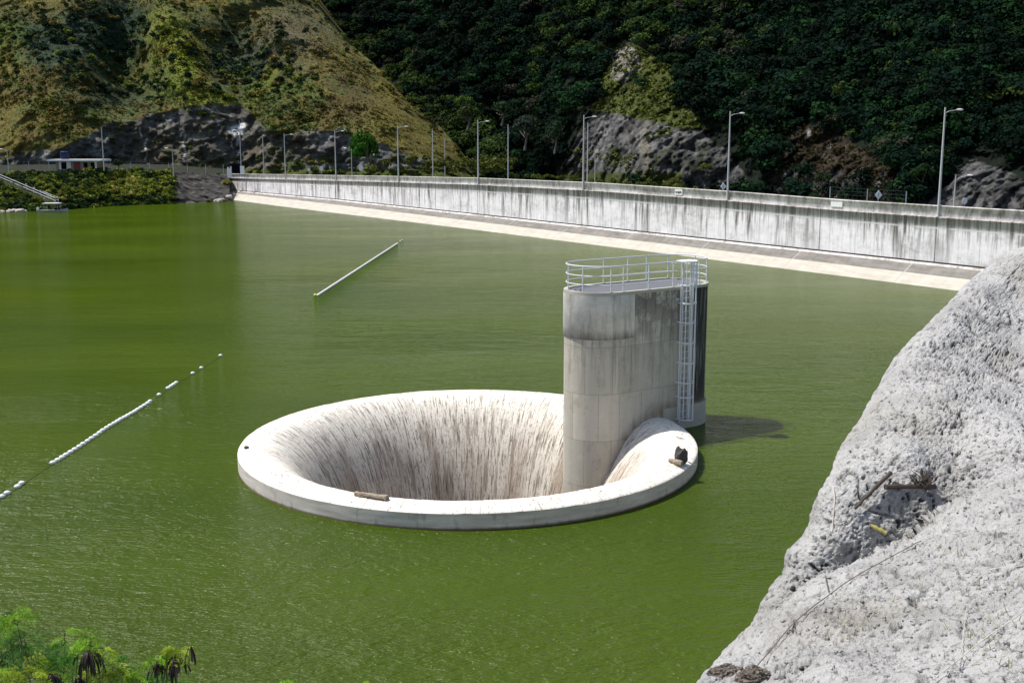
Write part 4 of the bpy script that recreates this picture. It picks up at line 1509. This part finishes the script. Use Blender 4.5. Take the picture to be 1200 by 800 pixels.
for sgn in (-.23, .23):
    MB().box(((LP(sgn, .20, 0)[0]), LP(sgn, .20, 0)[1], (.35 + TZ + 1.15) / 2), (.065, .04, TZ + .8), math.atan2(ax[1], ax[0])).build('side_rail', M['rail'], lad)
z = .55
while z < TZ + .1:
    MB().tube([LP(-.23, .20, z), LP(.23, .20, z)], .019, 6).build('rung', M['rail'], lad, True)
    z += .3
cage_pts = lambda z_, rr=.36, cen=.24: [LP(-.36 * math.cos(a) * rr / .36, cen + math.sin(a) * rr * 1.25, z_) for a in np.linspace(0, math.pi, 13)]
for z in (1.55, 2.2, 3.1, 4.0, 4.9, 5.75, TZ + .12):
    MB().tube([LP(-.36, .03, z)] + cage_pts(z) + [LP(.36, .03, z)], .030, 6).build('hoop', M['rail'], lad, True)
MB().tube([LP(-.36, .03, .52)] + cage_pts(.52) + [LP(.36, .03, .52)], .03, 6).build('hoop', M['rail'], lad, True)
for a in np.linspace(.0, math.pi, 6):
    q = (-.36 * math.cos(a), .24 + math.sin(a) * .45)
    MB().tube([LP(q[0], q[1], .52), LP(q[0], q[1], TZ + 1.15)], .024, 6).build('cage_bar', M['rail'], lad, True)
# flat plate closing the cage top
m = MB(); ring = cage_pts(0, .38) + [LP(.38, -.08, 0), LP(-.38, -.08, 0)]
m.prism([(p[0], p[1]) for p in ring], TZ + 1.14, TZ + 1.19); m.build('top_plate', M['white'], lad)
for z in (1.2, 3.0, 5.95):
    for sgn in (-.23, .23):
        MB().tube([LP(sgn, 0, z), LP(sgn, .20, z)], .018, 6).build('bracket', M['rail'], lad)
MB().box(LP(-.47, .08, 5.9), (.2, .16, .12), math.atan2(ax[1], ax[0])).build('wall_box', M['galv'], lad)


# ------------------------------------------------------------------ debris on the spillway rim
def log_obj(name, p0, p1, r0_, label, cat, mat, seed=1, n=9, rad=9, ends=(1.0, .6)):
    p0 = np.array(p0, float); p1 = np.array(p1, float); r_ = random.Random(seed); pts, rs = [], []
    L = np.linalg.norm(p1 - p0)
    for k in range(n):
        s_ = k / (n - 1); p = p0 + (p1 - p0) * s_ + np.array([r_.uniform(-1, 1), r_.uniform(-1, 1), r_.uniform(-.4, .6)]) * L * .018
        pts.append(p); rs.append(r0_ * (ends[0] + (ends[1] - ends[0]) * s_) * r_.uniform(.82, 1.18))
    m = MB(); m.tube(pts, rs, rad); o = m.build(name, mat, None, True)
    tag(o, label, cat); return o


def rim_pt(px_, py_, z=.74): return at_z(px_, py_, z)


log_obj('driftwood', rim_pt(417, 578, .80), rim_pt(454, 584, .80), .095, 'weathered driftwood log lying on the near rim of the spillway', 'driftwood', M['drift'], 3, ends=(.9, 1.1))
log_obj('twig', rim_pt(430, 583, .76), rim_pt(452, 586, .76), .03, 'thin broken stick under the driftwood log', 'twig', M['charred'], 5)
o = link('rock', rock_mesh(rim_pt(799, 534, .98), .32, 41, 3, (.7, .75, 1.1)), M['darkrock']); tag(o, 'dark upright rock on the right side of the spillway rim', 'rock')
log_obj('driftwood', rim_pt(785, 539, .82), rim_pt(799, 543, .80), .10, 'short brown wood chunk against the dark rim rock', 'driftwood', M['drift'], 8, ends=(.8, 1.2))
log_obj('twig', rim_pt(793, 512, .77), rim_pt(802, 514, .80), .03, 'small brown twig on the rim above the dark rock', 'twig', M['drift'], 9)
log_obj('twig', rim_pt(806, 541, .80), rim_pt(816, 545, .68), .022, 'pale stick poking over the right rim edge', 'twig', M['rubble'], 10)
o = link('rock', rock_mesh(rim_pt(289, 524, .74), .10, 43, 2), M['darkrock']); tag(o, 'tiny dark stone at the far left rim edge', 'rock')
fl = []
r_ = random.Random(8)
m = MB()
for k in range(420):      # dry litter flakes stuck on the crest
    a = r_.uniform(0, 2 * math.pi); rad_ = r_.uniform(7.9, 9.25)
    s_ = r_.uniform(.008, .026); an = r_.uniform(0, 3.14)
    x, y = SC[0] + rad_ * math.cos(a), SC[1] + rad_ * math.sin(a)
    z_ = interp(-rad_, [(-SR, .60), (-(SR - .6), .73), (-8.3, .68), (-7.9, .50)]) + .02
    if np.linalg.norm(np.array([x, y]) - CA) < 3: continue
    c_, d_ = math.cos(an) * s_ * 2.2, math.sin(an) * s_ * 2.2
    m.poly([(x - c_, y - d_, z_), (x + d_ * .4, y - c_ * .4, z_ + s_ * .3), (x + c_, y + d_, z_ + s_ * .5), (x - d_ * .4, y + c_ * .4, z_)])
tag(m.build('leaf_litter', M['charred']), kind='stuff')

# ------------------------------------------------------------------ buoys
bz = .06


def buoy_mesh():
    m = MB(); m.sphere((0, 0, 0), .10, 14, 9, .85); m.v = [Vector((v.x * 1.25, v.y, v.z)) for v in m.v]; return m


proto = thing('buoy', (0, 0, 0), 'x', 'buoy')
buoy_mesh().build('float', M['buoy'], proto, True)
MB().tube([(-.16, 0, 0), (.16, 0, 0)], .022, 6).build('eyelet', M['galv'], proto)
first = [True]


def put_buoy(x, y, label):
    p = at_z(x, y, 0.0)
    o = proto if first[0] else copy_tree(proto); first[0] = False
    o.location = (p[0], p[1], bz); o.rotation_euler = (0, 0, R(48) + rnd.uniform(-.2, .2))
    o['label'] = label; o['group'] = 'small white buoys of the float line'
    return p


ORD = 'first second third fourth fifth sixth seventh eighth ninth tenth eleventh twelfth thirteenth fourteenth fifteenth sixteenth seventeenth eighteenth nineteenth twentieth twenty-first twenty-second twenty-third twenty-fourth twenty-fifth twenty-sixth twenty-seventh'.split()
buoy_px = []
Pa, Pb_ = at_z(62, 543.5, 0), at_z(176, 471, 0)
NB = 27
for k in range(NB):
    p = Pa + (Pb_ - Pa) * k / (NB - 1)
    x, y = proj(p); x += rnd.uniform(-.4, .4) ; y += .8 * math.sin(k * .35)
    put_buoy(float(x), float(y), ORD[k] + ' white buoy from the near end of the long unbroken row'); buoy_px.append((x, y))
for k, (x, y) in enumerate(((197, 455.8), (200.3, 453.6), (203.3, 451.6), (206.5, 449.5))):
    put_buoy(x, y, ORD[k] + ' buoy, from its near end, of the short cluster of four'); buoy_px.append((x, y))
for x, y, l in ((186.5, 463.5, 'single white buoy between the long row and the cluster of four'), (226, 438.3, 'nearer of the two spaced white buoys past the cluster of four'), (236, 432, 'farther of the two spaced white buoys past the cluster of four'), (258.5, 417.5, 'farthest white buoy, alone at the upper end of the line'),
                (25.5, 567.5, 'upper buoy of the touching pair below the long row'), (20.5, 571.5, 'lower buoy of the touching pair below the long row'), (8.5, 579, 'white buoy near the left edge, second to last'), (2, 583.3, 'nearest white buoy cut by the left edge')):
    put_buoy(x, y, l); buoy_px.append((x, y))
buoy_px.sort()
pts = [at_z(-60, 620, .03)] + [at_z(float(x), float(y), .02) for x, y in buoy_px[::2]]
m = MB(); m.tube(pts, .010, 5); tag(m.build('rope', M['rope']), 'dark thin rope threading the white buoys on the water', 'rope')
# long white boom
A, B = at_z(372, 346, .07), at_z(466, 285, .07)
bm_ = thing('float_boom', A, 'long straight white floating boom on the water', 'boom')
m = MB(); dirn = (B - A) / np.linalg.norm(B - A); nseg = 30
for k in range(nseg):
    a = A + (B - A) * (k + .02) / nseg; b = A + (B - A) * (k + .98) / nseg
    wob = 0.0
    a = a + np.array([wob, 0, 0]); b = b + np.array([0, 0, 0])
    m.tube([a, a + dirn * .15, b - dirn * .15, b], [.05, .105, .105, .05], 10)
o = m.build('pipe', M['buoy'], bm_, True)
o = link('buoy', None)
bpv = at_z(369.5, 346.5, 0)
col.objects.unlink(o); bpy.data.objects.remove(o)
m = MB(); m.sphere((bpv[0], bpv[1], .06), .14, 14, 9); yb_o = m.build('buoy', M['buoyyellow'], None, True)
tag(yb_o, 'small yellow-green buoy at the near end of the white boom', 'buoy')
for k_, (x, y) in enumerate(((469, 282.6), (471.5, 281.2))):
    p = at_z(x, y, .05); m = MB(); m.sphere(p, .09, 10, 7); o = m.build('buoy', M['buoy'], None, True)
    tag(o, ['small float just beyond the far end of the boom', 'outermost small float beyond the far end of the boom'][k_], 'buoy')

# ------------------------------------------------------------------ near bank of sprayed concrete (right foreground)
CTL_UP = [(1200, 290, 30), (1120, 345, 27.0), (1050, 420, 22.8), (1000, 500, 19.2), (975, 550, 17.7), (955, 580, 17.3), (950, 605, 17.1), (920, 665, 16.8), (885, 725, 16.5), (850, 765, 16.3),
          (1200, 400, 25), (1200, 470, 20.6), (1100, 465, 20.0), (1120, 520, 18.0), (1120, 565, 17.2), (1060, 530, 17.6), (1060, 600, 16.9), (1000, 570, 17.1), (1000, 640, 16.7), (940, 690, 16.6), (1190, 540, 17.0), (1190, 505, 18.0),
          (1300, 480, 18), (1500, 290, 24), (1500, 180, 28), (1500, 400, 19), (1600, 480, 15), (1000, 800, 16), (800, 1100, 15), (1300, 700, 15.5), (1400, 1000, 14)]
CTL_LO = [(885, 733, 12.2), (960, 683, 12.8), (1040, 640, 13.6), (1130, 585, 15.0), (1200, 545, 16.6), (1200, 620, 12.7), (1100, 680, 11.5), (1000, 722, 10.7), (1200, 700, 9.8), (1100, 760, 8.8),
          (900, 775, 9.6), (812, 800, 8.9), (860, 750, 11.2), (1000, 800, 7.9), (1200, 800, 6.9), (1500, 800, 5.6), (1500, 560, 12), (1600, 400, 18.5), (1350, 480, 17.3), (1300, 900, 5.1), (1000, 1000, 5.0), (812, 1000, 5.3), (1500, 1100, 3.6), (760, 1100, 4.3)]


def tps(r2): return np.where(r2 > 0, r2 * np.log(np.maximum(r2, 1e-12)) * .5, 0)


def fit(ctl):
    cp = np.array(ctl, float); XY = cp[:, :2] / 100; d2 = ((XY[:, None] - XY[None]) ** 2).sum(-1)
    Aq = np.zeros((len(XY) + 3,) * 2); Aq[:len(XY), :len(XY)] = tps(d2) + np.eye(len(XY)) * .01
    Aq[:len(XY), len(XY):] = np.c_[np.ones(len(XY)), XY]; Aq[len(XY):, :len(XY)] = Aq[:len(XY), len(XY):].T
    wts = np.linalg.solve(Aq, np.r_[np.log(cp[:, 2]), 0, 0, 0])

    def ev(px, py):
        p = np.stack([px, py], -1) / 100
        o_ = wts[-3] + wts[-2] * p[..., 0] + wts[-1] * p[..., 1]
        for k in range(len(XY)): o_ = o_ + wts[k] * tps(((p - XY[k]) ** 2).sum(-1))
        return np.exp(o_)
    return ev


EV_UP, EV_LO = fit(CTL_UP), fit(CTL_LO)
FOLD = [(780, 800), (860, 749), (890, 733), (925, 706), (960, 684), (1000, 662), (1040, 640), (1085, 610), (1130, 583), (1170, 560), (1200, 543), (1350, 470), (1600, 380)]


def rock_Y(px, py):
    yf = interp(px, FOLD) + 2.5 * np.sin(px * .09) + 1.2 * np.sin(px * .31)
    u_, l_ = EV_UP(px, py), EV_LO(px, py)
    k = np.clip((py - yf) / 7 + .5, 0, 1); k = k * k * (3 - 2 * k)
    # the near mass rounds over just before the fold
    l_ = l_ * (1 + .05 * np.exp(-np.clip(py - yf, 0, 99) / 9))
    return u_ * (1 - k) + np.minimum(l_, u_) * k


SIL = [(160, 1490), (200, 1400), (240, 1320), (270, 1250), (290, 1200), (296, 1180), (305, 1163), (325, 1140), (345, 1121), (384, 1082), (420, 1050), (450, 1030), (490, 1009), (520, 986), (552, 974), (580, 957), (592, 953), (612, 950), (628, 940), (645, 925), (655, 921), (665, 921), (672, 915), (690, 903), (712, 889), (735, 879), (750, 862), (765, 846), (785, 826), (800, 812), (860, 770), (1100, 600)]


def rock_point(px, py):
    Y = rock_Y(px, py); P_ = at_y(px, py, Y); return P_


nr3, nc3 = 700, 520
py3 = np.linspace(170, 1100, nr3)[:, None]
py3 = np.where(py3 < 0, 0, py3)
xs_ = interp(py3, SIL)
ny = np.concatenate([py3 * .06, py3 * 0, py3 * 0 + 2], -1)[:, None, :]
xs_ = xs_ + (fbm(ny, 1, 4, 3) * 3.0 + fbm(ny, 5, 3, 9) * 1.2)
sg = np.linspace(0, 1, nc3)[None, :] ** 1.15
px3 = xs_ + (1600 - xs_) * sg; py3g = py3 + 0 * px3
Y3 = rock_Y(px3, py3g)
edge = np.clip(1 - (px3 - xs_) / 45, 0, 1)
Y3 = Y3 * (1 + .035 * edge ** 2.5)
P3 = at_y(px3, py3g, Y3)
big = fbm(P3, .45, 3, 101) * .26
med = fbm(P3, 1.7, 3, 102) * .06
groove = -np.clip(.12 - np.abs(fbm(P3 * np.array([1, .45, 1]), .8, 3, 130)), 0, 1) * .32
finev = fbm(P3, 7.0, 3, 103) * .026 + (ridged(P3, 4.5, 2, 113) - .4) * .012
pits = -np.clip(fbm(P3, 14.0, 2, 105) - .33, 0, 1) * .36 * (.4 + np.clip(fbm(P3, .9, 3, 106) * 2 + .5, 0, 1.6))
crm = -np.clip(fbm(P3, 23.0, 2, 107), 0, 1) * .050
fade = np.clip((px3 - xs_) / 14, 0.25, 1)
P3[..., 2] += big * np.clip((px3 - xs_) / 60, 0, 1)
du_, dv_ = np.gradient(P3, axis=1), np.gradient(P3, axis=0)
nv_ = np.cross(du_, dv_); nv_ /= np.linalg.norm(nv_, axis=-1, keepdims=True) + 1e-9
nv_ *= np.sign(((np.array([0, 0, CAM_H]) - P3) * nv_).sum(-1, keepdims=True))
wv_ = fbm(P3 + 40, 1.1, 3, 170)
crack = -.07 * np.exp(-(np.abs(fbm(P3 * np.array([1, .6, 1.2]), .55, 3, 160)) / .013) ** 2) * np.clip(wv_ * 4, 0, 1)
folds = .14 * ridged(P3 * np.array([1.0, .35, 1.0]), .55, 2, 165)
P3 = P3 + nv_ * ((med + groove + finev + pits + crm + crack + folds) * fade)[..., None]
bk = []
e0 = P3[:, 0, :]
hd = e0 - np.array([0, 0, CAM_H]); hd[:, 2] = 0; hd /= np.linalg.norm(hd, axis=1)[:, None]
for k in (12, 5, 2, .8, .25):
    e_ = e0 + hd * .8 * k * .7; e_[:, 2] -= 1.15 * k * .9; e_[:, 0] += .1 * k; bk.append(e_)
P3a = np.concatenate([np.stack(bk, 1), P3], 1)
dirt = np.clip(fbm(P3a, .6, 5, 140) * 2.0 - .15, 0, 1)[..., None]
Cr = np.ones(P3a.shape) * (1 - dirt * np.array([.16, .19, .24]))
Cr[:, 5:] *= (1 - .50 * np.clip(-(pits + crack) / .05, 0, 1))[..., None]        # darker with the depth of pits and cracks
gm2 = np.clip(fbm(P3a, 1.2, 3, 150) * 3 - 1.35, 0, 1)[..., None] * np.clip((P3a[..., 1:2] < 14) * 1.0, 0, 1)
Cr = Cr * (1 - gm2 * .45) + np.array([.42, .42, .33]) * gm2 * .45
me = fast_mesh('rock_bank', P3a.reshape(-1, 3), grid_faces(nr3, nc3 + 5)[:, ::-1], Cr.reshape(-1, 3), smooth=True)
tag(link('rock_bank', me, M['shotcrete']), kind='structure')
from mathutils.bvhtree import BVHTree
bvh = BVHTree.FromPolygons([tuple(v) for v in P3a[::2, ::2].reshape(-1, 3)], [tuple(map(int, f)) for f in grid_faces(P3a[::2, ::2].shape[0], P3a[::2, ::2].shape[1])])


def on_rock(px_, py_, lift=.03):
    r_ = rays(px_, py_); d_ = Vector(r_).normalized()
    h = bvh.ray_cast(Vector((0, 0, CAM_H)), d_)
    if h[0] is None: return rock_point(np.array(float(px_)), np.array(float(py_)))
    return np.array(h[0]) + np.array([0, 0, lift])


def rock_stick(name, x0, y0, x1, y1, r_, label, cat, mat, seed, lift=.04, lift1=None, ends=(1, .6)):
    a, b = on_rock(x0, y0, lift), on_rock(x1, y1, lift if lift1 is None else lift1)
    return log_obj(name, a, b, r_, label, cat, mat, seed, 9, 8, ends)


rock_stick('stick', 1002, 604, 1043, 570, .030, 'dark slanting stick resting on the sprayed concrete bank', 'stick', M['charred'], 31, .12, .24, (.7, 1.2))
rock_stick('stick', 1037, 587, 1096, 581, .042, 'straight dark stick lying almost level on the concrete bank', 'stick', M['charred'], 32, .24, .16, (1.0, .9))
rock_stick('bamboo_piece', 1020, 621, 1038, 630, .036, 'short yellow bamboo piece on the concrete bank', 'stick', M['bamboo'], 33, .08, .08, (.8, 1.1))
# dead root clump
c = on_rock(1080, 570, .04); m = MB(); r_ = random.Random(4)
for k in range(26):
    a = r_.uniform(0, 6.28); p = c + np.array([r_.uniform(-.12, .12), r_.uniform(-.1, .1), 0])
    q1 = p + np.array([math.cos(a) * .1, math.sin(a) * .1, r_.uniform(.05, .2)]); q2 = q1 + np.array([r_.uniform(-.14, .14), r_.uniform(-.1, .1), r_.uniform(-.1, .12)])
    m.tube([p, q1, q2], [.014, .01, .004], 5)
tag(m.build('dead_root', M['charred'], None, True), 'tangle of dead brown roots above the level stick', 'root')
t_ = NT('brown_clod'); v_ = t_.coord('Object'); f_ = t_.noise(v_, 26, 6, .75)
M['clod'] = t_.done(t_.ramp(f_, [(.35, (.09, .07, .055)), (.65, (.34, .30, .26))]), .95, t_.bump(f_, 1.0, .05), 0, .1)
# brown stumps at the bottom
for k, (x, y, s_) in enumerate(((851, 792, .12), (884, 795, .11))):
    o = link('rock', rock_mesh(on_rock(x, y, .0), s_, 60 + k, 5, (1.25, .9, .8)), M['clod'])
    tag(o, ['brownish rough stone at the bottom edge of the bank, left one', 'brownish rough stone at the bottom edge of the bank, right one'][k], 'rock')


def vine(pts, r_, label, mat, name='dry_vine'):
    xs0, ys0 = zip(*pts); q_ = np.linspace(0, len(pts) - 1, (len(pts) - 1) * 4 + 1)
    P_ = [on_rock(float(np.interp(k, range(len(pts)), xs0)) + 1.2 * math.sin(k * 2.3), float(np.interp(k, range(len(pts)), ys0)), .03) for k in q_]
    P_ = [P_[0]] + [(P_[i - 1] + P_[i] * 2 + P_[i + 1]) / 4 + np.array([0, 0, .012]) for i in range(1, len(P_) - 1)] + [P_[-1]]
    m = MB(); m.tube(P_, r_, 5); tag(m.build(name, mat, None, True), label, 'vine')


M['dryvine'] = simple('dry_vine', (.50, .46, .40), .8, 0, .2, 9)
M['brownvine'] = simple('brown_vine', (.16, .12, .10), .8, 0, .3, 9)
vine([(885, 786), (905, 762), (930, 735), (955, 712), (985, 690), (1015, 672), (1050, 652), (1080, 636)], .006, 'long thin brown root running diagonally up the bank', M['brownvine'])
vine([(1095, 800), (1118, 782), (1150, 757), (1185, 732), (1205, 715)], .004, 'pale dry vine crossing the bottom right corner', M['dryvine'])
vine([(1110, 796), (1125, 770), (1131, 740), (1132, 715)], .003, 'pale thin upright vine near the bottom right', M['dryvine'])
vine([(976, 572), (977, 590), (976, 625)], .008, 'short vertical pale vine left of the slanting stick', M['dryvine'])
vine([(965, 672), (967, 685), (972, 696)], .006, 'tiny dark curved vine below the fold of the bank', M['brownvine'])
vine([(1120, 700), (1135, 690), (1160, 672), (1178, 668)], .005, 'pale bent vine right of the middle of the lower bank', M['dryvine'])
# sparse grass blades
m = MB(); r_ = random.Random(9)
Vg, Cg = [], []
for k in range(420):
    cx, cy = r_.choice([(1150, 700), (1120, 650), (1090, 630), (1170, 760), (1060, 690), (1130, 745), (1180, 660), (1010, 735)])
    x, y = r_.gauss(cx, 26), r_.gauss(cy, 16)
    if x < 930 or y > 800: continue
    p = on_rock(x, y, 0); L = r_.uniform(.04, .10); a = r_.uniform(0, 6.28); d_ = np.array([math.cos(a), math.sin(a), r_.uniform(.3, 1)]) * L
    s_ = np.array([-math.sin(a), math.cos(a), 0]) * .004
    Vg += [p - s_, p + s_, p + d_ + s_ * .3, p + d_ - s_ * .3]
    g0 = np.array([.12, .16, .05]) if r_.random() < .5 else np.array([.32, .30, .18]); Cg += [g0] * 4
me = fast_mesh('grass_tufts', np.array(Vg), np.arange(len(Vg)).reshape(-1, 4), np.array(Cg))
tag(link('grass_tufts', me, M['leaf']), kind='stuff')
# loose gravel crumbs on the bank
Vs_, Fs_ = [], []; r_ = random.Random(19)
for k in range(1500):
    y = r_.uniform(420, 798); x = r_.uniform(float(interp(y, SIL)) + 12, 1205)
    p = on_rock(x, y, .0); s_ = r_.uniform(.008, .035)
    b = len(Vs_)
    for q_ in ((1, 0, 0), (-1, 0, 0), (0, 1, 0), (0, -1, 0), (0, 0, 1), (0, 0, -1)):
        Vs_.append(p + np.array(q_) * s_ * np.array([r_.uniform(.6, 1.3), r_.uniform(.6, 1.3), r_.uniform(.5, 1)]))
    for f_ in ((0, 2, 4), (2, 1, 4), (1, 3, 4), (3, 0, 4), (2, 0, 5), (1, 2, 5), (3, 1, 5), (0, 3, 5)): Fs_.append([b + q for q in f_])
me = fast_mesh('gravel', np.array(Vs_), np.array(Fs_), np.ones((len(Vs_), 3)) * .95)
tag(link('gravel', me, M['shotcrete']), kind='stuff')

# ------------------------------------------------------------------ feathery shrub with seed pods (left foreground)
PY = 6.6
root = at_y(60, 900, PY)
shrub = thing('shrub', root, 'feathery bright green shrub with dark brown seed pods at the lower left', 'shrub')
LV, LC = [], []
r_ = random.Random(77); nr_ = np.random.default_rng(5)
UP = np.array([0, 0, 1.0])


def leaf(base, direction, L, tint):
    """bipinnate leaf: arching midrib, opposite pinnae, many small leaflets; drooping at the tip"""
    d_ = np.array(direction, float); d_ /= np.linalg.norm(d_)
    roll = np.array([r_.gauss(0, .45), r_.gauss(0, .45), 1.0])
    sidev = np.cross(d_, roll); sidev /= (np.linalg.norm(sidev) + 1e-9)
    upv = np.cross(sidev, d_)
    npn = 6; droop = r_.uniform(.25, .75)
    def mid(s_): return base + d_ * L * s_ - UP * droop * L * s_ * s_
    MBr.tube([mid(0), mid(.5), mid(1)], [.0018, .0012, .0006], 3, False)
    for k in range(npn):
        s_ = .14 + .86 * k / (npn - 1); p = mid(s_)
        for sg_ in (-1, 1):
            pl = L * .58 * (1 - .45 * abs(s_ - .4) / .6) * r_.uniform(.8, 1.15)
            dv = sidev * sg_ * .8 + d_ * .5 - UP * .5 * s_ + upv * r_.uniform(-.25, .35); dv /= np.linalg.norm(dv)
            nl = 8
            wv = np.cross(dv, upv + np.array([r_.uniform(-.4, .4)] * 3)); wv /= (np.linalg.norm(wv) + 1e-9)
            dr = r_.uniform(.2, .6)
            for q in range(nl):
                u_ = (q + .6) / nl; c_ = p + dv * pl * u_ - UP * dr * pl * u_ * u_
                for s2 in (-1, 1):
                    ll = .0105 * (1 - .35 * u_) * r_.uniform(.8, 1.2); lw = .0026
                    ld = wv * s2 * .9 + dv * .5 + upv * r_.uniform(-.5, .3)
                    a1 = c_ + ld * ll; ww_ = dv * lw
                    LV.extend([c_ - ww_ * .5, c_ + ww_ * .7, a1 + ww_ * .6, a1 - ww_ * .4])
                    v_ = r_.uniform(.7, 1.35); LC.extend([np.array(tint) * v_] * 4)


MBr = MB()
bright = (.15, .29, .022); mid_g = (.050, .15, .022); dark_g = (.014, .060, .014); yel = (.24, .32, .03)  # dark_g puts the shade inside the shrub into the leaf colour
clusters = [  # px, py, depth, count, leaf length, tint, spread
    (20, 733, 6.5, 14, .13, bright, 11), (12, 750, 6.6, 12, .14, mid_g, 14), (30, 765, 6.7, 20, .15, mid_g, 16), (8, 778, 6.8, 14, .15, dark_g, 16),
    (50, 785, 6.9, 20, .15, dark_g, 16), (44, 770, 6.9, 12, .14, dark_g, 14), (68, 764, 6.7, 7, .12, mid_g, 9), (76, 744, 6.8, 4, .09, bright, 5), (58, 775, 7.0, 12, .14, mid_g, 14), (85, 784, 6.8, 14, .13, mid_g, 12),
    (106, 756, 6.4, 16, .11, bright, 9), (122, 770, 6.5, 10, .11, yel, 8), (92, 766, 6.5, 9, .11, mid_g, 8), (22, 797, 6.2, 22, .13, yel, 15), (0, 800, 6.2, 12, .14, bright, 14),
    (75, 800, 6.4, 16, .13, bright, 14), (118, 800, 6.4, 16, .13, yel, 12), (145, 792, 6.6, 8, .10, mid_g, 10), (160, 802, 6.5, 8, .11, bright, 8), (134, 780, 6.6, 4, .09, mid_g, 6),
    (185, 776, 6.4, 8, .09, bright, 7), (208, 764, 6.4, 10, .09, yel, 6), (197, 780, 6.5, 9, .10, mid_g, 8), (178, 802, 6.6, 6, .10, mid_g, 7), (200, 800, 6.6, 6, .10, mid_g, 8),
    (30, 850, 6.4, 20, .17, mid_g, 30), (100, 860, 6.4, 20, .17, mid_g, 30), (170, 850, 6.4, 14, .15, mid_g, 30), (-30, 790, 6.6, 14, .17, mid_g, 26), (-70, 830, 6.6, 14, .17, mid_g, 30)]
for cx, cy, dY, cnt, L, tint, sp_ in clusters:
    c = at_y(cx, cy, dY); foot = at_y(cx * .55 + 40 * (cx < 300) + cx * .4 * (cx > 300), 905, dY + .15)
    tip = c + np.array([0, 0, .02])
    MBr.tube([foot, (foot + tip) / 2 + np.array([r_.uniform(-.04, .04), 0, .02]), tip], [.008, .006, .003], 6)
    for k in range(cnt):
        o_ = np.array([r_.gauss(0, sp_) / 195, r_.gauss(0, sp_) / 195, r_.gauss(0, sp_ * .55) / 195])
        a = r_.uniform(0, 6.28)
        bs = c + o_ * .6
        leaf(bs, (math.cos(a), math.sin(a) * .8, r_.uniform(-.1, 1.1)), L * r_.uniform(.8, 1.25), np.array(tint) * r_.uniform(.7, 1.3))
MBr.build('stem', M['bark'], shrub, True)
me = fast_mesh('foliage', np.array(LV), np.arange(len(LV)).reshape(-1, 4), np.array(LC))
link('foliage', me, M['leaf'], shrub)
M['pod'] = simple('seed_pod', (.030, .014, .012), .45, 0, .5, 30)


def pods(cx, cy, dY, cnt, L, spread):
    c = at_y(cx, cy, dY); m = MB()
    for k in range(cnt):
        a = r_.uniform(0, 6.28); o_ = np.array([math.cos(a) * spread * r_.uniform(0, 1.5), math.sin(a) * spread * .9, r_.uniform(-.02, .02)])
        l_ = L * r_.uniform(.45, 1.1); w_ = .0085 * r_.uniform(.7, 1.1)
        p0 = c + o_ * .25; p2 = c + o_ + np.array([0, 0, -l_]); p1 = (p0 + p2) / 2 + o_ * .55
        fa = r_.uniform(0, 3.14); sv = np.array([math.cos(fa), math.sin(fa), 0]); nv = np.array([-math.sin(fa), math.cos(fa), 0]) * .0012
        pts_ = [(0, .2), (.12, .75), (.5, 1), (.88, .8), (1, .15)]
        b = len(m.v)
        for s_, ww in pts_:
            q = p0 * (1 - s_) ** 2 + p1 * 2 * s_ * (1 - s_) + p2 * s_ ** 2
            for sx, sn in ((-1, -1), (1, -1), (1, 1), (-1, 1)): m.v.append(Vector(q + sv * w_ * ww * sx + nv * sn))
        for i in range(4):
            for k2 in range(4):
                k3 = (k2 + 1) % 4; m.f.append([b + i * 4 + k2, b + i * 4 + k3, b + (i + 1) * 4 + k3, b + (i + 1) * 4 + k2])
    return m.build('seed_pods', M['pod'], shrub, True)


pods(104, 763, 6.35, 30, .17, .065)
pods(204, 770, 6.35, 24, .15, .075)
pods(223, 758, 6.35, 7, .12, .05)
pods(184, 778, 6.4, 14, .11, .05)
pods(60, 790, 6.3, 22, .12, .05)
pods(92, 795, 6.3, 12, .1, .04)
# two small sprigs just reaching the bottom of the view
for k_, (x_, y_) in enumerate(((332, 806), (424, 808))):
    sp_ = thing('plant_sprig', at_y(x_, 905, 6.4), ['tiny green sprig tip at the bottom edge, left of centre', 'tiny green sprig tip at the bottom edge, nearer the centre'][k_], 'plant')
    LV.clear(); LC.clear(); MBr = MB(); c_0 = at_y(x_, y_, 6.3)
    MBr.tube([at_y(x_, 905, 6.4), c_0], [.006, .003], 5)
    for k in range(7):
        a = r_.uniform(0, 6.28); leaf(c_0, (math.cos(a), math.sin(a), r_.uniform(0, 1)), .08, bright)
    MBr.build('stem', M['bark'], sp_, True)
    link('foliage', fast_mesh('foliage', np.array(LV), np.arange(len(LV)).reshape(-1, 4), np.array(LC)), M['leaf'], sp_)
print('scene ok', len(bpy.data.objects))
